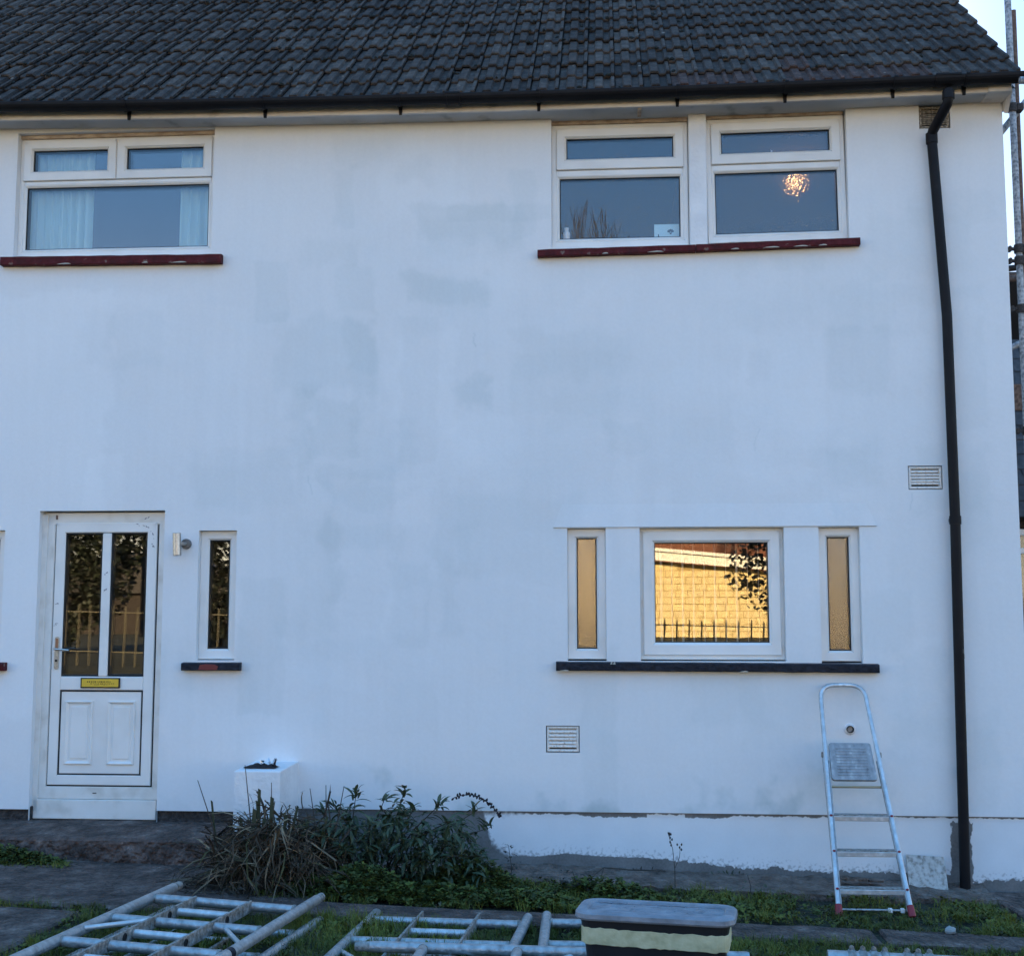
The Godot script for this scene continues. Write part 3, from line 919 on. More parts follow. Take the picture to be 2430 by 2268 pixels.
func build_roof(house: Node3D) -> void:
	var roof := node("roof", house)
	var pitch := deg_to_rad(40.6)
	var up := Vector3(0, sin(pitch), -cos(pitch))
	var nrm := Vector3(0, cos(pitch), sin(pitch))
	var meshes := []
	for k in 4:
		meshes.append(tile_mesh(M.tile[k]))
	var rest := [[], [], [], []]
	var moss := []
	var lichen := []
	for row in 20:
		for c in 62:
			var x := 2.825 - 0.196 * (c + 1)
			var o := Vector3(x + rf(-0.0015, 0.0015), 5.374 + sag(x + 0.1), 0.25) + up * (0.299 * row + rf(-0.003, 0.003)) + nrm * rf(-0.002, 0.002)
			if row > 0 and rng.randf() < 0.025:
				o -= up * rf(0.008, 0.022)
			if row == 0:
				o += up * 0.004
			var b := Basis(Vector3.UP, rf(-0.006, 0.006)) * Basis(Vector3.RIGHT, rf(-0.008, 0.008))
			var t := Transform3D(Basis(Vector3.RIGHT, pitch - deg_to_rad(4.6)) * b, o)
			var v := 0
			var dice := rng.randf()
			if dice < 0.22:
				v = 1
			elif dice < 0.38:
				v = 2
			if row == 0 and c > 2 and c < 12 and rng.randf() < 0.75:
				v = 3
			elif row == 1 and c > 2 and c < 9 and rng.randf() < 0.3:
				v = 3
			if row < 8 and c < 37:
				obj("roof_tile", meshes[v], null, roof, t)
			else:
				rest[v].append(t)
			if row < 13 and c < 42:
				var mossy := 0.22 + 0.85 * smoothstep(6.0, 16.0, c) * smoothstep(1.0, 5.0, row) + 0.1 * smoothstep(20.0, 36.0, c)
				if rng.randf() < 0.16:
					var lp: Vector3 = t * Vector3(rf(0.06, 0.10) if rng.randf() < 0.5 else rf(0.168, 0.19), 0.001, -rf(0.01, 0.27))
					lichen.append(Transform3D(Basis(Vector3.RIGHT, pitch) * Basis(Vector3.UP, rf(0, 6.28)) * Basis().scaled(Vector3(rf(0.004, 0.014), 0.0025, rf(0.004, 0.016))), lp))
				for q in 2:
					if rng.randf() < mossy * 0.55:
						var along := rf(0.0, 0.28) if rng.randf() < 0.5 else rf(-0.005, 0.03)
						var mx: float = [0.0, 0.02, 0.04, 0.12, 0.135, 0.15, 0.19][rng.randi() % 7]
						var p: Vector3 = t * Vector3(mx + rf(-0.008, 0.008), -0.018, -along)
						moss.append(Transform3D(Basis(Vector3.RIGHT, pitch) * Basis(Vector3.UP, rf(0, 6.28)) * Basis().scaled(Vector3(rf(0.010, 0.026), rf(0.008, 0.017), rf(0.010, 0.028))), p))
	for k in 4:
		if rest[k].size():
			scatter("upper_tiles", meshes[k], rest[k], [], roof)
	var mb := MB.new()
	var nn := noise(12, 0.8, 2)
	var rows := []
	for i in 5:
		var ring := []
		for k in 9:
			var la := PI * 0.5 * i / 4.0
			var an := TAU * k / 8.0
			var d := Vector3(cos(an) * cos(la), sin(la), sin(an) * cos(la))
			ring.append(d * (1.0 + 0.35 * nn.get_noise_3d(d.x * 2.0, d.y * 2.0, d.z * 2.0 if k < 8 else 0.0)))
		ring[8] = ring[0]
		rows.append(ring)
	for i in 4:
		for k in 8:
			mb.quad_to(rows[i][k], rows[i][k + 1], rows[i + 1][k + 1], rows[i + 1][k], rows[i][k])
	scatter("moss", mb.mesh(M.moss), moss, [], roof)
	scatter("lichen", mb.mesh(M.lichen), lichen, [], roof)
	# felt and battens under the tiles, back slope and ridge
	var um := MB.new()
	var e := Vector3(-9.0, 5.33, 0.21)
	var len := 5.72
	um.quad(e, Vector3(2.80, 5.33, 0.21), Vector3(2.80, 5.33, 0.21) + up * len, e + up * len)
	um.quad(e - nrm * 0.05, e - nrm * 0.05 + up * len, Vector3(2.80, 5.33, 0.21) - nrm * 0.05 + up * len, Vector3(2.80, 5.33, 0.21) - nrm * 0.05)
	var rp := Vector3(0, 5.33, 0.21) + up * len
	var back := Vector3(0, 5.25, -8.35)
	um.quad(Vector3(2.82, rp.y, rp.z), Vector3(2.82, back.y, back.z), Vector3(-9.0, back.y, back.z), Vector3(-9.0, rp.y, rp.z))
	um.quad(Vector3(2.82, rp.y - 0.06, rp.z), Vector3(-9, rp.y - 0.06, rp.z), Vector3(-9, back.y - 0.06, back.z), Vector3(2.82, back.y - 0.06, back.z))
	obj("under_roof", um, M.tile_under, roof)
	# mortar bedding and board at the verge
	var vm := MB.new()
	var va := Vector3(2.77, 5.345 + sag(2.8), 0.23)
	vm.prism(PackedVector2Array([Vector2(-0.07, -0.06), Vector2(0.035, -0.05), Vector2(0.035, -0.012), Vector2(-0.07, -0.012)]), va, Vector3.RIGHT, nrm, up * 5.6)
	obj("verge", vm, M.dark_brick, roof)
	var vb := MB.new()
	vb.prism(PackedVector2Array([Vector2(-0.03, -0.24), Vector2(-0.005, -0.24), Vector2(-0.005, -0.062), Vector2(-0.03, -0.062)]), Vector3(2.795, 5.36, 0.19), Vector3.RIGHT, nrm, up * 5.6)
	obj("barge_board", vb, M.fascia, roof)
	var rm := MB.new()
	rm.tube([Vector3(-9, rp.y + 0.02, rp.z), Vector3(2.84, rp.y + 0.02, rp.z)], 0.12, 12)
	obj("ridge", rm, M.tile[0], roof)


func strip_along(m: MB, xs: Array, prof: Array, hints: Array) -> void:
	for i in xs.size() - 1:
		for k in prof.size() - 1:
			var a: Vector2 = prof[k]
			var b: Vector2 = prof[k + 1]
			var s0 := sag(xs[i])
			var s1 := sag(xs[i + 1])
			m.quad_to(Vector3(xs[i], a.x + s0, a.y), Vector3(xs[i + 1], a.x + s1, a.y), Vector3(xs[i + 1], b.x + s1, b.y), Vector3(xs[i], b.x + s0, b.y), hints[k])


func build_eaves(house: Node3D) -> void:
	var xs := []
	for i in 33:
		xs.append(-9.0 + (11.612) * i / 32.0)
	# profile points are (height, distance from the wall)
	var fm := MB.new()
	strip_along(fm, xs, [Vector2(5.238, 0.168), Vector2(5.238, 0.19), Vector2(5.345, 0.19), Vector2(5.345, 0.168)], [Vector3.DOWN, Vector3.BACK, Vector3.UP])
	obj("fascia", fm, M.fascia, house)
	var sm := MB.new()
	strip_along(sm, xs, [Vector2(5.262, 0.168), Vector2(5.245, 0.168), Vector2(5.243, -0.05)], [Vector3.FORWARD, Vector3.DOWN])
	obj("soffit", sm, M.soffit, house)
	# sagging joint boards seen under the soffit
	box_part("soffit_joint", Vector3(0.235, 5.232, 0.02), Vector3(0.262, 5.2415, 0.165), M.tan_board, house, 0.002)
	var bm := MB.new()
	bm.box(Vector3(2.612, 5.266, -0.05), Vector3(2.768, 5.405, 0.205), 0.004)
	obj("eaves_box", bm, M.fascia, house)
	# gutter: half round with a rolled lip
	var gut := node("gutter", house)
	var gx := []
	for i in 41:
		gx.append(-9.0 + 11.86 * i / 40.0)
	var prof := []
	var hints := []
	for k in 11:
		var an := PI * k / 10.0
		prof.append(Vector2(5.322 - 0.056 * sin(an), 0.262 - 0.056 * cos(an)))
	for k in 10:
		var an := PI * (k + 0.5) / 10.0
		hints.append(Vector3(0, -sin(an), -cos(an)))
	prof.append(Vector2(5.327, 0.316))
	hints.append(Vector3(0, 1, 1))
	prof.append(Vector2(5.324, 0.310))
	hints.append(Vector3.UP)
	for k in 9:
		var an := PI * (9 - k) / 10.0
		prof.append(Vector2(5.322 - 0.051 * sin(an), 0.262 - 0.051 * cos(an)))
		hints.append(Vector3(0, sin(an), cos(an)))
	var gm := MB.new()
	strip_along(gm, gx, prof, hints)
	obj("trough", gm, M.black_pipe, gut)
	for x in [-5.50, -4.50, -3.493, -2.471, -1.472, -0.468, 0.522, 1.28, 2.03, 2.52]:
		gutter_clip(gut, "bracket", x * 0.972, 0.026, 0.006, true)
	for x in [-1.05]:
		gutter_clip(gut, "union", x, 0.105, 0.007, false)
		gutter_clip(gut, "union_rib", x - 0.045, 0.014, 0.011, false)
		gutter_clip(gut, "union_rib", x + 0.045, 0.014, 0.011, false)
	gutter_clip(gut, "outlet", 2.32, 0.17, 0.008, false)
	gutter_clip(gut, "stop_end", 2.845, 0.03, 0.007, false)
	var em := MB.new()
	em.prism(PackedVector2Array([Vector2(-0.056, 0.0), Vector2(-0.04, -0.04), Vector2(0, -0.056), Vector2(0.04, -0.04), Vector2(0.056, 0.0)]), Vector3(2.855, 5.322 + sag(2.8), 0.262), Vector3.BACK, Vector3.UP, Vector3(0.006, 0, 0))
	obj("stop_end", em, M.black_pipe, gut)


func gutter_clip(gut: Node, called: String, x: float, w: float, proud: float, foot: bool) -> void:
	var m := MB.new()
	var s := sag(x)
	var r := 0.056 + proud
	for k in 10:
		var a0 := PI * k / 10.0
		var a1 := PI * (k + 1) / 10.0
		var p0 := Vector2(5.322 + s - r * sin(a0), 0.262 - r * cos(a0))
		var p1 := Vector2(5.322 + s - r * sin(a1), 0.262 - r * cos(a1))
		var q0 := Vector2(5.322 + s - 0.0555 * sin(a0), 0.262 - 0.0555 * cos(a0))
		var q1 := Vector2(5.322 + s - 0.0555 * sin(a1), 0.262 - 0.0555 * cos(a1))
		var hint := Vector3(0, -sin(a0), -cos(a0))
		m.quad_to(Vector3(x - w / 2, p0.x, p0.y), Vector3(x + w / 2, p0.x, p0.y), Vector3(x + w / 2, p1.x, p1.y), Vector3(x - w / 2, p1.x, p1.y), hint)
		for e in [-1.0, 1.0]:
			m.quad_to(Vector3(x + e * w / 2, p0.x, p0.y), Vector3(x + e * w / 2, p1.x, p1.y), Vector3(x + e * w / 2, q1.x, q1.y), Vector3(x + e * w / 2, q0.x, q0.y), Vector3(e, 0, 0))
	m.box(Vector3(x - w / 2, 5.318 + s, 0.262 + 0.055), Vector3(x + w / 2, 5.334 + s, 0.262 + r + 0.003), 0.002)
	if foot:
		m.prism(PackedVector2Array([Vector2(-0.017, 0.07), Vector2(0.017, 0.07), Vector2(0.010, -0.045), Vector2(-0.010, -0.045)]), Vector3(x, 5.27 + s, 0.191), Vector3.RIGHT, Vector3.UP, Vector3(0, 0, 0.012))
	obj(called, m, M.black_pipe, gut)


# ---------------------------------------------------------------- windows
func pane(parent: Node, x0: float, x1: float, y0: float, y1: float, z: float, outer: Material, inner: Material = null) -> void:
	var gs := MB.new()
	gs.ring(x0 - 0.004, x1 + 0.004, y0 - 0.004, y1 + 0.004, 0.010, z - 0.05, z + 0.007, 0.003)
	obj("gasket", gs, M.gasket, parent)
	box_part("pane", Vector3(x0 - 0.003, y0 - 0.003, z - 0.004), Vector3(x1 + 0.003, y1 + 0.003, z), outer, parent, 0.0)
	if outer == M.glass_obscured:
		inner = null
		box_part("pane", Vector3(x0 - 0.003, y0 - 0.003, z - 0.024), Vector3(x1 + 0.003, y1 + 0.003, z - 0.020), outer, parent, 0.0)
		box_part("pane", Vector3(x0 - 0.003, y0 - 0.003, z - 0.044), Vector3(x1 + 0.003, y1 + 0.003, z - 0.040), outer, parent, 0.0)
		return
	if inner:
		pressed_pane(parent, x0 - 0.003, x1 + 0.003, y0 - 0.003, y1 + 0.003, z - 0.020, inner)
		return
	box_part("pane", Vector3(x0 - 0.003, y0 - 0.003, z - 0.024), Vector3(x1 + 0.003, y1 + 0.003, z - 0.020), inner if inner else M.glass_inner, parent, 0.0)
	if inner == null:
		box_part("pane", Vector3(x0 - 0.003, y0 - 0.003, z - 0.044), Vector3(x1 + 0.003, y1 + 0.003, z - 0.040), M.glass, parent, 0.0)


# obscured pane: smooth outside, pressed relief on the room side
func pressed_pane(parent: Node, x0: float, x1: float, y0: float, y1: float, zf: float, m: Material) -> void:
	var g := MB.new()
	var step := 0.0055
	var nx := int((x1 - x0) / step)
	var ny := int((y1 - y0) / step)
	var nz := noise(72, 62.0, 2)
	var h := func(x: float, y: float) -> float: return 0.0013 * nz.get_noise_2d(x, y)
	for i in nx + 1:
		for j in ny + 1:
			var x := lerpf(x0, x1, float(i) / nx)
			var y := lerpf(y0, y1, float(j) / ny)
			var dx: float = (h.call(x + 0.001, y) - h.call(x - 0.001, y)) / 0.002
			var dy: float = (h.call(x, y + 0.001) - h.call(x, y - 0.001)) / 0.002
			g.vert(Vector3(x, y, zf - 0.005 + h.call(x, y)), Vector3(dx, dy, -1.0))
	for i in nx:
		for j in ny:
			var a := i * (ny + 1) + j
			var b := a + ny + 1
			g.idx.append_array(PackedInt32Array([a, b, b + 1, a, b + 1, a + 1]))
	g.quad(Vector3(x0, y0, zf), Vector3(x1, y0, zf), Vector3(x1, y1, zf), Vector3(x0, y1, zf))
	var e := [Vector2(x0, y0), Vector2(x1, y0), Vector2(x1, y1), Vector2(x0, y1)]
	for k in 4:
		var c: Vector2 = e[k]
		var d: Vector2 = e[(k + 1) % 4]
		g.quad_to(Vector3(c.x, c.y, zf), Vector3(d.x, d.y, zf), Vector3(d.x, d.y, zf - 0.005), Vector3(c.x, c.y, zf - 0.005), Vector3((d - c).y, -(d - c).x, 0))
	obj("pane", g, m, parent)


func trickle_cap(parent: Node, x: float, y: float, z: float) -> void:
	box_part("drain_cap", Vector3(x - 0.02, y, z), Vector3(x + 0.02, y + 0.006, z + 0.008), M.upvc, parent, 0.002)


func sill(house: Node3D, x0: float, x1: float, y0: float, y1: float, tilt: float, m: Material, label := "") -> MeshInstance3D:
	var b := MB.new()
	# a cast sill: slightly uneven box in short lengths
	var nz := noise(int(x0 * 100.0) + 500, 3.0, 2)
	var steps := maxi(4, int((x1 - x0) / 0.08))
	var prof := func(x: float) -> Array:
		var t := tilt * (x - x0)
		var j := 0.0025 * nz.get_noise_1d(x * 9.0)
		var k := 0.003 * nz.get_noise_1d(x * 7.0 + 50.0)
		return [Vector3(x, y0 + t + k, -0.05), Vector3(x, y0 + t + k, 0.050 + j), Vector3(x, y0 + t + k + 0.005, 0.055 + j), Vector3(x, y1 + t + j - 0.012, 0.055 + j), Vector3(x, y1 + t + j - 0.006, 0.050 + j), Vector3(x, y1 + t + 0.008, -0.10)]
	var hint := [Vector3.DOWN, Vector3(0, -1, 1), Vector3.BACK, Vector3(0, 1, 1), Vector3.UP]
	for i in steps:
		var p: Array = prof.call(lerpf(x0, x1, float(i) / steps))
		var q: Array = prof.call(lerpf(x0, x1, float(i + 1) / steps))
		for k in 5:
			b.quad_to(p[k], q[k], q[k + 1], p[k + 1], hint[k])
	for e in 2:
		var p: Array = prof.call(x0 if e == 0 else x1)
		for k in range(1, 5):
			b.tri_to(p[0], p[k], p[k + 1], Vector3(-1 if e == 0 else 1, 0, 0))
	var o := obj("window_sill", b, m, house)
	if label:
		o.set_meta("label", label)
	return o


func build_windows(house: Node3D) -> void:
	var zf := -0.055
	# upper left: two top lights over one wide pane
	var w := node("window", house)
	var f := MB.new()
	f.ring(-4.308, -2.829, 4.325, 5.222, 0.034, zf - 0.07, zf, 0.006, 0.045)
	f.box(Vector3(-4.272, 4.874, zf - 0.07), Vector3(-2.865, 4.903, zf - 0.001), 0.004)
	f.box(Vector3(-3.583, 4.905, zf - 0.07), Vector3(-3.568, 5.187, zf - 0.001), 0.003)
	obj("frame", f, M.upvc, w)
	for s in [[-4.280, -3.580], [-3.571, -2.860]]:
		var c := MB.new()
		c.ring(s[0], s[1], 4.905, 5.205, 0.068, zf - 0.05, zf + 0.014, 0.014, 0.072)
		obj("casement", c, M.upvc, w)
		pane(w, s[0] + 0.068, s[1] - 0.068, 4.977, 5.137, zf - 0.018, M.glass)
	var bead := MB.new()
	bead.ring(-4.274, -2.863, 4.370, 4.878, 0.020, zf - 0.05, zf - 0.003, 0.012)
	obj("glazing_bead", bead, M.upvc, w)
	pane(w, -4.254, -2.883, 4.390, 4.858, zf - 0.024, M.glass)
	trickle_cap(w, -4.13, 4.328, zf)
	trickle_cap(w, -3.0, 4.328, zf)
	box_part("head_board", Vector3(-4.308, 5.224, -0.12), Vector3(-2.829, 5.252, zf + 0.012), M.tan_board, w, 0.004)
	sill(house, -4.380, -2.743, 4.245, 4.315, -0.0085, M.maroon, "dark maroon painted sill")
	# upper right pair
	for side in 2:
		var x0 := -0.377 if side == 0 else 0.727
		var x1 := 0.590 if side == 0 else 1.692
		var u := node("window", house)
		u.transform = Transform3D(Basis(Vector3.BACK, 0.0 if side == 0 else 0.0105), Vector3(x0, 4.316 if side == 0 else 4.326, 0))
		if side == 1:
			u.set_meta("label", "obscured bathroom window with a lit lamp behind it")
		var ww := x1 - x0
		var g := MB.new()
		g.ring(0.0, ww, 0.0, 0.900, 0.036, zf - 0.07, zf, 0.006, 0.045)
		g.box(Vector3(0.036, 0.520, zf - 0.07), Vector3(ww - 0.036, 0.566, zf - 0.001), 0.005)
		obj("frame", g, M.upvc, u)
		var c := MB.new()
		c.ring(0.036, ww - 0.030, 0.568, 0.868, 0.070, zf - 0.05, zf + 0.014, 0.014, 0.078)
		obj("casement", c, M.upvc, u)
		var bd := MB.new()
		bd.ring(0.034, ww - 0.034, 0.044, 0.530, 0.022, zf - 0.05, zf - 0.003, 0.012)
		obj("glazing_bead", bd, M.upvc, u)
		pane(u, 0.106, ww - 0.100, 0.646, 0.798, zf - 0.018, M.glass, M.glass_bath if side == 1 else M.glass)
		pane(u, 0.056, ww - 0.056, 0.066, 0.508, zf - 0.024, M.glass, M.glass_bath if side == 1 else M.glass)
		trickle_cap(u, 0.16, 0.002, zf)
		if side == 1:
			trickle_cap(u, ww - 0.16, 0.002, zf)
		box_part("head_board", Vector3(0.0, 0.902, -0.12), Vector3(ww, 0.936, zf + 0.012), M.tan_board, u, 0.004)
	var pier := MB.new()
	pier.box(Vector3(0.594, 4.295, -0.20), Vector3(0.719, 5.258, 0.002), 0.006)
	obj("pier", pier, M.white_paint, house)
	sill(house, -0.474, 0.629, 4.228, 4.283, 0.0118, M.maroon, "left length of the maroon sill, split at the middle")
	sill(house, 0.633, 1.756, 4.241, 4.297, 0.021, M.maroon, "right length of the maroon sill")
	# narrow windows downstairs, and the wide one between two of them
	narrow_window(house, -0.276, -0.012, 1.425, 2.318, M.glass_obscured)
	narrow_window(house, 1.430, 1.703, 1.415, 2.318, M.glass_obscured)
	narrow_window(house, -2.869, -2.597, 1.418, 2.315, M.glass)
	var lw := narrow_window(house, -5.15, -4.282, 1.415, 2.324, M.glass)
	lw.set_meta("label", "window cut off by the left edge of the photo")
	var k := node("window", house)
	var kf := MB.new()
	kf.ring(0.221, 1.197, 1.424, 2.319, 0.028, zf - 0.07, zf, 0.005, 0.034)
	obj("frame", kf, M.upvc_old, k)
	var ks := MB.new()
	ks.ring(0.243, 1.172, 1.455, 2.299, 0.078, zf - 0.05, zf + 0.016, 0.016, 0.084)
	obj("casement", ks, M.upvc, k)
	pane(k, 0.321, 1.094, 1.539, 2.221, zf - 0.018, M.glass)
	trickle_cap(k, 0.38, 1.428, zf)
	trickle_cap(k, 1.03, 1.428, zf)
	sill(house, -0.354, 1.799, 1.352, 1.414, -0.0042, M.navy, "long navy painted sill under the three front windows")
	var s2 := sill(house, -2.954, -2.541, 1.343, 1.400, 0.0, M.navy, "short navy sill with a red patch")
	var rp := MB.new()
	rp.quad(Vector3(-2.83, 1.349, 0.0595), Vector3(-2.70, 1.348, 0.0595), Vector3(-2.69, 1.372, 0.0595), Vector3(-2.82, 1.382, 0.0595))
	rp.quad(Vector3(-2.82, 1.382, 0.0595), Vector3(-2.69, 1.372, 0.0595), Vector3(-2.715, 1.386, 0.0590), Vector3(-2.78, 1.388, 0.0590))
	var ro := MeshInstance3D.new()
	ro.name = "red_paint"
	ro.mesh = rp.mesh(M.red_patch)
	s2.add_child(ro, true)
	sill(house, -5.25, -4.225, 1.337, 1.395, 0.0, M.maroon, "end of a maroon sill at the left edge of the photo")
	# worn chips along the sills
	for q in [[-0.30, 1.349, 1], [0.905, 1.346, 1], [0.02, 1.395, 0], [0.04, 1.395, 0], [-3.9, 4.243, 1], [-3.3, 4.240, 1], [-3.05, 4.237, 1], [0.0, 4.236, 1], [0.35, 4.240, 1], [0.9, 4.248, 1], [1.15, 4.254, 1], [1.35, 4.258, 1], [1.5, 4.262, 1]]:
		var cm := MB.new()
		var l := rf(0.02, 0.06) if q[2] == 1 else 0.008
		var hh := 0.009 if q[2] == 1 else 0.02
		cm.prism(PackedVector2Array([Vector2(-l, 0), Vector2(l, 0.001), Vector2(l * 0.7, hh * 0.8), Vector2(0.2 * l, hh), Vector2(-l * 0.6, hh * 0.5)]), Vector3(q[0], q[1], 0.0545), Vector3.RIGHT, Vector3.UP, Vector3(0, 0, 0.004))
		obj("paint_chip", cm, M.chip, house)


func narrow_window(house: Node3D, x0: float, x1: float, y0: float, y1: float, glass: Material) -> Node3D:
	var zf := -0.05
	var w := node("window", house)
	var f := MB.new()
	f.ring(x0, x1, y0, y1, 0.064, zf - 0.07, zf, 0.014, 0.072)
	obj("frame", f, M.upvc, w)
	pane(w, x0 + 0.064, x1 - 0.066, y0 + 0.074, y1 - 0.064, zf - 0.018, glass)
	trickle_cap(w, (x0 + x1) * 0.5, y0 + 0.004, zf)
	return w


func build_rooms(house: Node3D) -> void:
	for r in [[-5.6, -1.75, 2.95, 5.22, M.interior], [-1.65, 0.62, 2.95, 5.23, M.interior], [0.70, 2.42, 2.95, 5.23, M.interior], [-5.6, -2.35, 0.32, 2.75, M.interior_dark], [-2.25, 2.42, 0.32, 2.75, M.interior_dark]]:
		var m := MB.new()
		var t := 0.04
		var z0 := -0.285
		var z1 := -3.4
		m.box(Vector3(r[0], r[2], z1), Vector3(r[1], r[2] + t, z0))
		m.box(Vector3(r[0], r[3] - t, z1), Vector3(r[1], r[3], z0))
		m.box(Vector3(r[0], r[2] + t, z1), Vector3(r[0] + t, r[3] - t, z0))
		m.box(Vector3(r[1] - t, r[2] + t, z1), Vector3(r[1], r[3] - t, z0))
		m.box(Vector3(r[0] + t, r[2] + t, z1), Vector3(r[1] - t, r[3] - t, z1 + t))
		obj("room", m, r[4], house)
	# curtains upstairs left
	for c in [[-4.30, -3.80, 8, "pale sheer curtain hanging at the left of the upper left window"], [-3.14, -2.80, 5, "pale sheer curtain hanging at the right of the upper left window"]]:
		var cm := MB.new()
		var cols: int = c[2] * 8
		var o := Vector3((c[0] + c[1]) * 0.5, 4.30, -0.20)
		for i in cols:
			var xa := lerpf(c[0], c[1], float(i) / cols) - o.x
			var xb := lerpf(c[0], c[1], float(i + 1) / cols) - o.x
			var za := 0.022 * sin(TAU * c[2] * i / cols + 0.5 * sin(i * 0.7))
			var zb := 0.022 * sin(TAU * c[2] * (i + 1) / cols + 0.5 * sin((i + 1) * 0.7))
			cm.quad(Vector3(xa, 0, za), Vector3(xb, 0, zb), Vector3(xb, 0.92, zb * 0.7), Vector3(xa, 0.92, za * 0.7))
		tag(obj("curtain", cm, M.curtain, self, Transform3D(Basis(), o)), c[3], "curtain", "sheer curtains of the upper left window")
	# things standing on the inner sill upstairs right
	var cd := thing("greeting_card", "pale blue card with a dark fan shaped emblem standing inside the upstairs window", "card", Vector3(0.44, 4.385, -0.16))
	var c1 := MB.new()
	c1.box(Vector3(-0.088, 0, -0.002), Vector3(0.088, 0.118, 0.002))
	obj("sheet", c1, mat(lin(0.45, 0.66, 0.72), 0.8), cd)
	var em := MB.new()
	for kk in 5:
		var an := deg_to_rad(-60 + 30 * kk)
		em.prism(PackedVector2Array([Vector2(-0.003, 0.006), Vector2(0.003, 0.006), Vector2(0.008, 0.02), Vector2(0, 0.028), Vector2(-0.008, 0.02)]), Vector3(0.028, 0.056, 0.0022), Vector3(cos(an), -sin(an), 0), Vector3(sin(an), cos(an), 0), Vector3(0, 0, 0.001))
	em.prism(PackedVector2Array([Vector2(-0.006, -0.012), Vector2(0.006, -0.012), Vector2(0.008, 0.0), Vector2(-0.008, 0.0)]), Vector3(0.028, 0.056, 0.0022), Vector3.RIGHT, Vector3.UP, Vector3(0, 0, 0.001))
	em.prism(PackedVector2Array([Vector2(-0.008, 0), Vector2(0.008, 0), Vector2(0.002, 0.035), Vector2(-0.002, 0.035)]), Vector3(-0.058, 0.012, 0.0022), Vector3.RIGHT, Vector3.UP, Vector3(0, 0, 0.001))
	obj("emblem", em, mat(lin(0.03, 0.05, 0.07), 0.7), cd)
	var bt := thing("bottle", "white plastic bottle standing inside the upstairs window, left corner", "bottle", Vector3(-0.276, 4.38, -0.17))
	var b1 := MB.new()
	b1.lathe(Vector3.ZERO, Vector3.UP, [Vector2(0.0, 0.0), Vector2(0.023, 0.002), Vector2(0.025, 0.07), Vector2(0.022, 0.082), Vector2(0.014, 0.09), Vector2(0.013, 0.10)], 16)
	obj("body", b1, mat(lin(0.75, 0.77, 0.78), 0.4), bt)
	var b2 := MB.new()
	b2.lathe(Vector3.ZERO, Vector3.UP, [Vector2(0.016, 0.098), Vector2(0.016, 0.115), Vector2(0.0, 0.117)], 16)
	obj("cap", b2, mat(lin(0.7, 0.72, 0.73), 0.4), bt)
	var b3 := thing("bottle", "slim white bottle standing behind the obscured top light", "bottle", Vector3(1.19, 4.94, -0.14))
	var b4 := MB.new()
	b4.lathe(Vector3.ZERO, Vector3.UP, [Vector2(0.0, 0.0), Vector2(0.014, 0.0), Vector2(0.014, 0.055), Vector2(0.007, 0.062), Vector2(0.007, 0.085), Vector2(0.0, 0.087)], 12)
	obj("body", b4, mat(lin(0.78, 0.78, 0.78), 0.4), b3)
	# bathroom lamp
	var lp := thing("ceiling_lamp", "lit yellow bulb hanging behind the obscured bathroom window", "lamp", Vector3(1.465, 5.045, -0.9))
	var bm := MB.new()
	var prof := []
	for i in 9:
		var a := PI * i / 8.0
		prof.append(Vector2(0.026 * sin(a), -0.026 * cos(a)))
	bm.lathe(Vector3.ZERO, Vector3.UP, prof, 16)
	obj("bulb", bm, M.bulb, lp)
	tube_part("flex", [Vector3(0, 0.028, 0), Vector3(0, 0.05, 0)], 0.010, M.upvc, lp)
	var om := OmniLight3D.new()
	om.name = "bulb_light"
	om.light_color = Color(1.0, 0.72, 0.42)
	om.light_energy = 0.012
	om.omni_range = 6.0
	om.omni_attenuation = 2.0
	om.light_size = 0.024
	om.shadow_enabled = true
	lp.add_child(om)
	# vertical blind behind the wide downstairs window, slats turned nearly edge on
	var vb := thing("vertical_blind", "open vertical blind hanging behind the wide ground floor window", "blind", Vector3(0.71, 2.26, -0.26))
	box_part("head_rail", Vector3(-0.46, 0.0, -0.02), Vector3(0.46, 0.03, 0.02), M.upvc, vb)
	var sl := MB.new()
	sl.box(Vector3(-0.042, -0.80, -0.0008), Vector3(0.042, 0.0, 0.0008))
	var slm := sl.mesh(mat(lin(0.72, 0.68, 0.58), 0.8))
	for i in 12:
		obj("slat", slm, null, vb, Transform3D(Basis(Vector3.UP, deg_to_rad(rf(74, 84))), Vector3(-0.41 + 0.075 * i, 0, 0)))


